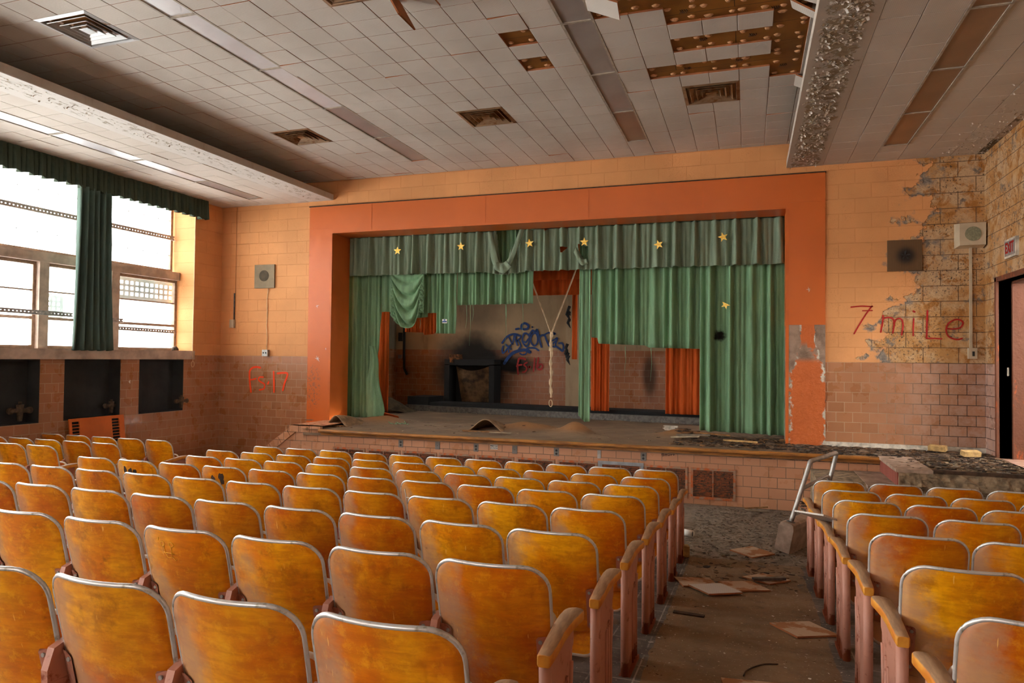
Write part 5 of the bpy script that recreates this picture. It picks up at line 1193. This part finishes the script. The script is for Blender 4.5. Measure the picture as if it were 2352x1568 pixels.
def arm_mb(s_):
    mb = MB(); rows = []
    cs = [(-.108, .018, .606), (-.104, .023, .608), (-.06, .025, .610), (0, .026, .616), (.06, .027, .624), (.12, .030, .632), (.18, .034, .637), (.225, .036, .638), (.25, .031, .637), (.262, .020, .636)]
    for y, hw_, z in cs:
        xo = s_*(.002+.020*(max(0, y)/.25)**2); zz = z
        rows.append([(xo+hw_*.86, y, zz-.002), (xo+hw_*.97, y, zz-.006), (xo+hw_, y, zz-.012), (xo+hw_, y, zz-.034), (xo+hw_*.9, y, zz-.038), (xo-hw_*.9, y, zz-.038), (xo-hw_, y, zz-.034), (xo-hw_, y, zz-.012), (xo-hw_*.97, y, zz-.006), (xo-hw_*.86, y, zz-.002), (xo, y, zz)])
    mb.grid(rows, 0, True, True); mb.face(rows[0]); mb.face(rows[-1]); return mb
bm_back, bm_trim = backrest(); bm_seat, bm_rim = seat_mb()
def br_mb(s_):
    mb = MB(); x0, x1 = s_*.158, s_*.215
    rows = []
    for z in (.395, .405, .49, .575, .585):
        e = .008 if z in (.395, .585) else 0
        rows.append([(x0+s_*e, yb(x0, z)-.011, z), (x0+s_*.028, yb(x0+s_*.028, z)-.011, z), (x1, yb(W2, z)-.013, z), (x1, yb(W2, z)+.03, z)])
    mb.grid(rows, 0, False); [mb.disc((s_*.172, yb(.172, z)-.016, z), .007, 'y', .006, 8, 1) for z in (.415, .565)]
    mb.box(min(s_*.208, s_*.222), max(s_*.208, s_*.222), .06, .17, .36, .50)
    return mb
protos = {}
def mk(name, mb, mats): 
    o = mb.obj(name, mats); C.objects.unlink(o); protos[name] = o.data; bpy.data.objects.remove(o); return protos[name]
D_back = mk('backrest', bm_back, MAT['wood']); D_trim = mk('back_trim', bm_trim, MAT['chrome']); D_seat = mk('seat', bm_seat, MAT['wood']); D_rim = mk('seat_rim', bm_rim, MAT['white_rim'])
D_brL = mk('bracket', br_mb(-1), [MAT['pinkmetal'], MAT['steel']]); D_brR = mk('bracket', br_mb(1), [MAT['pinkmetal'], MAT['steel']])
D_std = mk('standard', std_mb(0), MAT['pinkmetal']); D_endR = mk('end_standard', std_mb(1), MAT['pinkmetal']); D_endL = mk('end_standard', std_mb(-1), MAT['pinkmetal'])
D_armR = mk('armrest', arm_mb(1), MAT['woodend']); D_armL = mk('armrest', arm_mb(-1), MAT['woodend'])
def part(name, data, parent, x=0, y=0, z=0):
    o = bpy.data.objects.new(name, data); C.objects.link(o); o.parent = parent; o.location = (x, y, z); return o
PITCH = .447
def seat(x, y, lab, group, left=None, right=None, back=True, name='auditorium_seat'):
    s_ = thing(name, lab, 'seat', (x, y, fz(y+.08)), 0, group)
    s_.rotation_euler = (0, R.uniform(-.006, .006), R.uniform(-.01, .01))
    if back:
        b = part('backrest', D_back, s_); part('edge_trim', D_trim, b)
        part('bracket', D_brL, s_); part('bracket', D_brR, s_)
    st_ = part('folding_seat', D_seat, s_); part('seat_rim', D_rim, st_)
    h = PITCH/2
    if right == 'end': part('end_standard', D_endR, s_, h+.012); part('armrest', D_armR, s_, h+.012)
    elif right == 'mid': part('standard', D_std, s_, h)
    if left == 'end': part('end_standard', D_endL, s_, -h-.012); part('armrest', D_armL, s_, -h-.012)
    elif left == 'mid': part('standard', D_std, s_, -h)
    return s_
ROWN = ['front', 'second', 'third', 'fourth', 'fifth', 'sixth', 'seventh', 'eighth']
NTH = ['aisle seat', 'second from right aisle', 'third from right aisle', 'fourth from right aisle', 'fifth from right aisle', 'sixth from right aisle', 'seventh from right aisle', 'eighth from right aisle', 'ninth from right aisle', 'tenth from right aisle', 'leftmost seat']
def vis(x, y, m=1.0):        # roughly within the photograph's view, with a margin
    d_ = Vector((x, y, 0)); f_ = d_.x*-sy+d_.y*cy; s_ = d_.x*cy+d_.y*sy
    return f_ > .4 and abs(s_) < f_*.73+m*.35
ROWY = [6.83-.763*i for i in range(8)]
for i, y in enumerate(ROWY):
    n_row = '%s row from stage' % ROWN[i] if i else 'front row'
    for k in range(11):
        x = -1.05-PITCH*k+.2075
        if not vis(x, y): continue
        lab = 'plywood seat in centre block, %s, %s' % (n_row, NTH[k])
        bk = True
        if (i, k) == (2, 10): lab = 'seat with its backrest missing, third row, left end of the centre block'; bk = False
        if (i, k) == (6, 3): lab = 'plywood seat with a scratched smiling face, centre block, seventh row, fourth from right aisle'
        if (i, k) == (3, 3): lab = 'plywood seat with white scrawl, centre block, fourth row, fourth from right aisle'
        if (i, k) == (3, 9): lab = 'plywood seat with dark smudge, centre block, fourth row, tenth from right aisle'
        if (i, k) == (3, 7): lab = 'plywood seat with black scorch streaks, centre block, fourth row, eighth from right aisle'
        s_ = seat(x, y, lab, 'centre block auditorium seats', left='end' if k == 10 else ('mid' if not vis(x-PITCH, y) else None), right='end' if k == 0 else 'mid', back=bk)
        if (i, k) == (6, 3):
            mb = MB(); g = lambda P: mb.tube([(a, yb(a, b)-.0075, b) for a, b in P], .0012, seg=4)
            for cx in (-.065, -.015): g([(cx+.011*math.cos(a), .775+.010*math.sin(a)) for a in [2*PI*q/10 for q in range(11)]])
            g([(-.06, .765), (-.055, .735)]); g([(-.02, .765), (-.02, .735)]); g([(-.065, .738), (-.005, .736)]); g([(-.055, .736), (-.045, .718), (-.025, .718), (-.018, .736)]); g([(-.018, .722), (-.005, .708), (.004, .716)]); g([(-.09, .785), (-.085, .80)])
            mb.obj('scratched_face', flat('scratch_yellow', srgb(250, 190, 70), .6), s_)
        if (i, k) == (3, 3):
            mb = MB(); g = lambda P: mb.tube([(a, yb(a, b)-.0075, b) for a, b in P], .003, seg=5)
            g([(-.165, .77), (-.16, .71), (-.155, .65)]); g([(-.155, .71), (-.125, .71), (-.115, .67), (-.14, .63)]); g([(-.10, .63), (-.095, .66), (-.075, .66), (-.07, .62)]); g([(-.055, .62), (-.05, .66), (-.035, .63), (-.025, .66)])
            mb.obj('white_scrawl', MAT['white'], s_)
        if (i, k) == (3, 9) or (i, k) == (3, 7):
            mb = MB()
            for q in range(5):
                a0 = R.uniform(-.09, .03); b0 = R.uniform(.72, .77); pts_ = [(a0+.02*math.cos(a)*R.uniform(.6, 1.2), b0+.035*math.sin(a)*R.uniform(.5, 1.1)) for a in [2*PI*w_/9 for w_ in range(9)]]
                mb.face([(a, yb(a, b)-.0068-.0001*q, b) for a, b in pts_])
            mb.obj('dark_smudge', flat('smudge', srgb(60, 38, 22), .8, scale=40, var=.6), s_)
for i, y in enumerate(ROWY):
    n_row = '%s row' % ROWN[i]
    for k in range(5):
        x = -7.16-.443*k+.2075+.005
        if not vis(x, y): continue
        seat(x, y, 'plywood seat in the window-side block, %s, %s' % (n_row, ['aisle seat', 'second from aisle', 'third from aisle', 'fourth from aisle', 'fifth from aisle'][k]), 'window-side block auditorium seats', left='mid' if k == 4 else None, right='end' if k == 0 else 'mid')
    for k in range(5):
        x = .565+PITCH*k+.2075
        if not vis(x, y): continue
        seat(x, y, 'plywood seat in the right block, %s, %s' % (n_row, ['aisle seat', 'second from aisle', 'third from aisle', 'fourth from aisle', 'wall-side seat'][k]), 'right block auditorium seats', left='end' if k == 0 else 'mid', right='mid' if k == 4 else None)
# white tile stuck over the armrests of the right block
mb = MB(); M_ = Matrix.Translation((.50, 5.47, -1.115)) @ Matrix.Rotation(-.28, 4, 'X') @ Matrix.Rotation(.18, 4, 'Y') @ Matrix.Rotation(.75, 4, 'Z')
mb.box(-.13, .13, -.13, .13, -.006, .006, 0, M_); solo(mb, 'ceiling_tile', MAT['fallen_white'], 'white ceiling tile wedged by the armrests of the right block', 'ceiling tile')

# ------------------------------------------------------------------ fallen things on the aisle
def fallen(cx, cy_, rz, lab, mat='fallen_face', s=.150, tilt=(0, 0), lift=0):
    sl = math.atan2(fz(cy_+.1)-fz(cy_-.1), .2)
    mb = MB(); M_ = Matrix.Translation((cx, cy_, fz(cy_)+.009+lift)) @ Matrix.Rotation(sl+tilt[0], 4, 'X') @ Matrix.Rotation(tilt[1], 4, 'Y') @ Matrix.Rotation(rz, 4, 'Z')
    mb.box(-s, s, -s, s, -.006, .006, 0, M_); mb.m[-5] = 0
    for q in (-4, -3, -2, -1): mb.m[q] = 1
    solo(mb, 'fallen_tile', [MAT[mat], MAT['tile_edge']], lab, 'ceiling tile', 'fallen ceiling tiles on the aisle')
fallen(.04, 7.38, .78, 'tan fallen ceiling tile lying furthest up the aisle near the curb block')
fallen(-.40, 6.02, .35, 'tan fallen tile underneath the white one', tilt=(.0, 0))
fallen(-.245, 5.80, .62, 'white face-up fallen ceiling tile in the aisle', 'fallen_white', lift=.012)
fallen(-.03, 6.06, .5, 'tan fallen tile to the right of the white one')
fallen(.15, 6.42, .9, 'tan fallen tile under the dark metal strip', s=.14)
fallen(.345, 4.98, .55, 'tan fallen tile nearest the right block, alone in the aisle')
fallen(.04, 3.72, .15, 'tan fallen tile cut off by the bottom edge')
mb = MB(); mb.box(-.14, .14, -.022, .022, 0, .02, 0, T((.17, 6.33, fz(6.33)+.024), rz=.42)); solo(mb, 'metal_strip', MAT['darksteel'], 'dark narrow strip lying on a fallen tile in the aisle', 'strip')
mb = MB(); mb.box(-.09, .06, -.05, .05, 0, .10, 0, T((-.60, 7.02, -1.902), rz=.25)); solo(mb, 'wood_block', MAT['palewood'], 'pale wooden block standing by the front aisle seat of the centre block', 'block')
mb = MB(); mb.tube([(-.66, 7.85, -1.87), (-.56, 7.80, -1.87)], .035, 0, 14); mb.disc((-.562, 7.80, -1.87), .026, 'x', .006, 12, 1); solo(mb, 'spray_can', [MAT['white'], MAT['black']], 'white can lying beyond the front aisle seat', 'can')
mb = MB(); mb.box(-.16, .12, -.012, .012, 0, .012, 0, T((.12, 9.40, -1.86), rx=.05, ry=-.1, rz=.12)); mb.box(-.14, .12, -.03, .0, -.006, 0, 1, T((.10, 9.38, -1.88), rz=.05)); solo(mb, 'broken_lath', [MAT['plank'], MAT['deb3']], 'broken brown lath lying at the foot of the stage front', 'stick')
mb = MB(); mb.tube(smooth_path([(-.02, 3.95, fz(3.95)+.004), (.0, 4.05, fz(4.05)+.004), (.08, 4.18, fz(4.18)+.004), (.16, 4.22, fz(4.22)+.004)]), .004, seg=5); solo(mb, 'wire_scrap', MAT['plankd'], 'thin curved wire on the aisle floor near the bottom', 'wire')
mb = MB(); mb.box(-.11, .1, -.02, .02, 0, .012, 0, T((-.38, 5.02, fz(5.02)), rz=-.1)); solo(mb, 'rotten_stick', MAT['plankd'], 'dark rotten stick beside the centre block aisle', 'stick')
def litter(name, n, area, size, mats, lab, zf, flatness=.35, lift=.0, thin=.3):
    mb = MB()
    for _ in range(n):
        x, y = area(); s_ = R.uniform(*size); a = R.uniform(0, PI); tl = R.uniform(-flatness, flatness); M_ = Matrix.Translation((x, y, zf(x, y)+lift+s_*thin*.5)) @ Matrix.Rotation(a, 4, 'Z') @ Matrix.Rotation(tl, 4, 'X')
        asp = R.uniform(.3, .9) if R.random() < .35 else R.uniform(.08, .25); n_ = R.choice((4, 5, 6)); ring = [(s_*math.cos(2*PI*q/n_)*R.uniform(.7, 1), s_*asp*math.sin(2*PI*q/n_)*R.uniform(.7, 1)) for q in range(n_)]
        h = s_*thin*R.uniform(.2, 1); lo = [M_ @ Vector((p_[0], p_[1], -h/2)) for p_ in ring]; hi = [M_ @ Vector((p_[0], p_[1], h/2)) for p_ in ring]; m = R.randrange(len(mats))
        mb.face(lo, m); mb.face(hi, m); mb.grid([lo, hi], m, False, True)
    return solo(mb, name, [MAT[m] for m in mats], lab, 'debris', kind='stuff')
U = R.uniform
litter('floor_rubble', 2200, lambda: (U(-.62, .68), 7.15+2.3*R.random()), (.006, .026), ['deb4', 'deb4', 'deb1', 'deb4', 'deb2'], 'curled grey floor rubble at the foot of the stage', lambda x, y: fz(y), thin=.15)
litter('aisle_chips', 700, lambda: (R.choice((U(-.52, .46), U(-.56, -.3), U(.3, .5))), U(2.2, 7.2)), (.003, .012), ['deb3', 'deb3', 'white', 'deb1'], 'scattered pale paint chips on the aisle floor', lambda x, y: fz(y), thin=.3)
litter('aisle_rot', 140, lambda: (U(-.45, .45), U(6.1, 7.3)), (.012, .05), ['deb1', 'deb2', 'deb4'], 'brown rotten scraps across the top of the aisle', lambda x, y: fz(y), thin=.15, flatness=.15)
litter('stage_rubble', 700, lambda: (U(-1.0, .6)+.0, U(9.75, 10.9)), (.012, .07), ['deb2', 'deb1', 'deb2', 'plankd', 'deb1', 'plank'], 'dark rotten board rubble on the stage below the right curtain', lambda x, y: SZ+heave(x, y), thin=.25)
litter('landing_rubble', 2600, lambda: (U(.6, 2.85), U(8.6, 10.42)) if R.random() > .3 else (U(.5, 1.5), U(9.7, 10.4)), (.010, .055), ['deb2', 'deb1', 'deb2', 'plankd', 'deb1', 'deb4'], 'dark rotten rubble covering the landing before the doorway', lambda x, y: SZ+.0 if (x > 1.55 or y > 9.55) else -1.75, thin=.3)
litter('step_rubble', 220, lambda: (U(.85, 1.24), U(8.6, 9.5)), (.012, .05), ['deb2', 'deb1', 'deb4'], 'rubble heaped on the lowest steps', lambda x, y: SZ-.36, thin=.35)
litter('stage_scraps', 160, lambda: (U(-6.2, -1.2), U(9.8, 11.5)), (.008, .04), ['deb2', 'deb1', 'deb3'], 'small scraps scattered over the stage boards', lambda x, y: SZ+heave(x, y), thin=.2)
# broken, buckled boards on the stage
MAT['lifted'] = flat('lifted_floorboard', srgb(146, 116, 86), .8, scale=12, var=.4)
def arch(cx, cy_, wd, dp, h, lab, rz=0, open_front=True):
    t = thing('buckled_board', lab, 'floorboard', (cx, cy_, SZ), rz)
    mb = MB(); rows = []
    for j in range(9):
        v = j/8; rows.append([(wd*(2*i/16-1)*(1-.1*v)+.25*v*wd, dp*v, .004+h*(1-v*v)*(math.cos(PI*(2*i/16-1))*.5+.5)) for i in range(17)])
    mb.grid(rows); o = mb.obj('lifted_sheet', MAT['lifted'], t); s_ = o.modifiers.new('t', 'SOLIDIFY'); s_.thickness = .014
    mb = MB(); mb.face([(-wd*.75, .02, .010), (wd*.75, .02, .010), (wd*.7, dp*.6, .010), (-wd*.7, dp*.6, .010)]); mb.obj('dark_hole', MAT['dark'], t)
    mb = MB()
    for k in range(3): mb.box(-wd*1.1+.03*k, wd*(.8-.1*k), -.03-.055*k, .015-.055*k, .0, .014, 0, Matrix.Rotation(.03*(k-1), 4, 'Z'))
    mb.obj('split_plank', MAT['plank'], t)
arch(-3.90, 10.30, .34, .7, .19, 'lifted board arched over a dark hole near the stage centre', .05)
arch(-6.48, 10.12, .25, .7, .17, 'broken lifted board over a dark hole at the left stage corner', -.15)
mb = MB(); mb.box(-.17, .17, -.02, .02, 0, .012, 0, T((-3.55, 10.02, SZ+.02), rz=.05)); solo(mb, 'split_plank', MAT['deb3'], 'pale plank sliver in front of the arched board', 'plank')
for k, (x, y, rz, l_, m, lab) in enumerate(((-.85, 10.28, -.2, .2, 'deb3', 'pale broken plank end left of the right-hand rubble'), (-.75, 10.45, -.1, .24, 'deb4', 'grey plank among the right-hand stage rubble'), (-.35, 10.3, .1, .3, 'plankd', 'dark plank lying in the right-hand stage rubble'), (-.1, 10.0, .15, .22, 'palewood', 'thin pale stick near the stage nosing at the right'), (-.5, 10.6, .3, .26, 'plank', 'brown plank leaning on the rubble below the curtain'))):
    mb = MB(); mb.box(-l_, l_, -.03, .03, 0, .02, 0, T((x, y, SZ+.05+heave(x, y)), ry=.04*(k-2), rz=rz)); solo(mb, 'broken_plank', MAT[m], lab, 'plank')
mb = MB()
for k in range(6): mb.box(-.1+U(-.02, .02), .1+U(-.02, .02), -.05, .05, 0+.012*k, .012+.012*k)
mb.v = [tuple(T((-1.2, 11.7, SZ+.005), rz=-.1) @ Vector(v)) for v in mb.v]; solo(mb, 'rubble_chunk', MAT['baseboard'], 'whitish crumbling chunk on the stage before the riser', 'chunk')
for x, y, rz, lab in ((2.30, 10.28, -.5, 'pale brick lying on the landing against the front wall'), (2.55, 9.85, .3, 'pale brick on the landing nearest the doorway')):
    mb = MB(); mb.box(-.10, .10, -.045, .045, 0, .06, 0, T((x, y, SZ+.03), rx=.2, rz=rz)); solo(mb, 'brick', MAT['palewood'], lab, 'brick')
# toppled handrail with its curb block
h_, ro = math.radians(25), math.radians(11)
av = Vector((math.sin(h_), math.cos(h_), 0)); rv = Vector((math.cos(h_), -math.sin(h_), 0)); uv_ = Vector((0, 0, 1))*math.cos(ro)+rv*math.sin(ro)
O = Vector((.31, 7.465, -1.905))
sv = rv*math.cos(ro)-Vector((0, 0, 1))*math.sin(ro)
def HP(s_, h, x=0): return O+av*s_+uv_*h+sv*x
hr = thing('handrail', 'grey pipe handrail leaning on its toppled concrete curb block', 'handrail', (0, 0, 0))
mb = MB(); sec = [(-.078, .012), (-.078, .26), (-.066, .30), (-.04, .312), (.04, .312), (.066, .30), (.078, .26), (.078, .012)]
rows = [[HP(s_, b, a) for a, b in sec] for s_ in (0, .02, .5, .95)]
rows[0] = [HP(.0, .02+(b-.01)*.97, a*.96) for a, b in sec]; mb.grid(rows, 0, False, True); mb.face(rows[0]); mb.face(rows[-1]); mb.obj('curb_block', MAT['curb'], hr)
mb = MB(); mb.tube(smooth_path([HP(.098, .30), HP(.19, .58), HP(.275, .84), HP(.30, .905), HP(.38, .915), HP(.7, .922), HP(.95, .93), HP(1.015, .925), HP(1.018, .86), HP(.99, .66), HP(.955, .30)], 5), .0225, seg=12); mb.obj('top_rail', MAT['steel'], hr)
mb = MB(); mb.tube(smooth_path([HP(.215, .635), HP(.5, .66), HP(.80, .685), HP(.88, .685), HP(.94, .66), HP(.985, .59)], 5), .019, seg=12); mb.obj('mid_rail', MAT['steel'], hr)
mb = MB(); mb.tube([HP(.094, .305), HP(.096, .318)], .042, seg=16); mb.obj('base_flange', MAT['darksteel'], hr)

# ------------------------------------------------------------------ lift everything so the low floor is z = 0
for o in list(bpy.context.scene.objects):
    if o.parent is None and o.type in ('MESH', 'EMPTY', 'FONT'): o.location.z += ZO
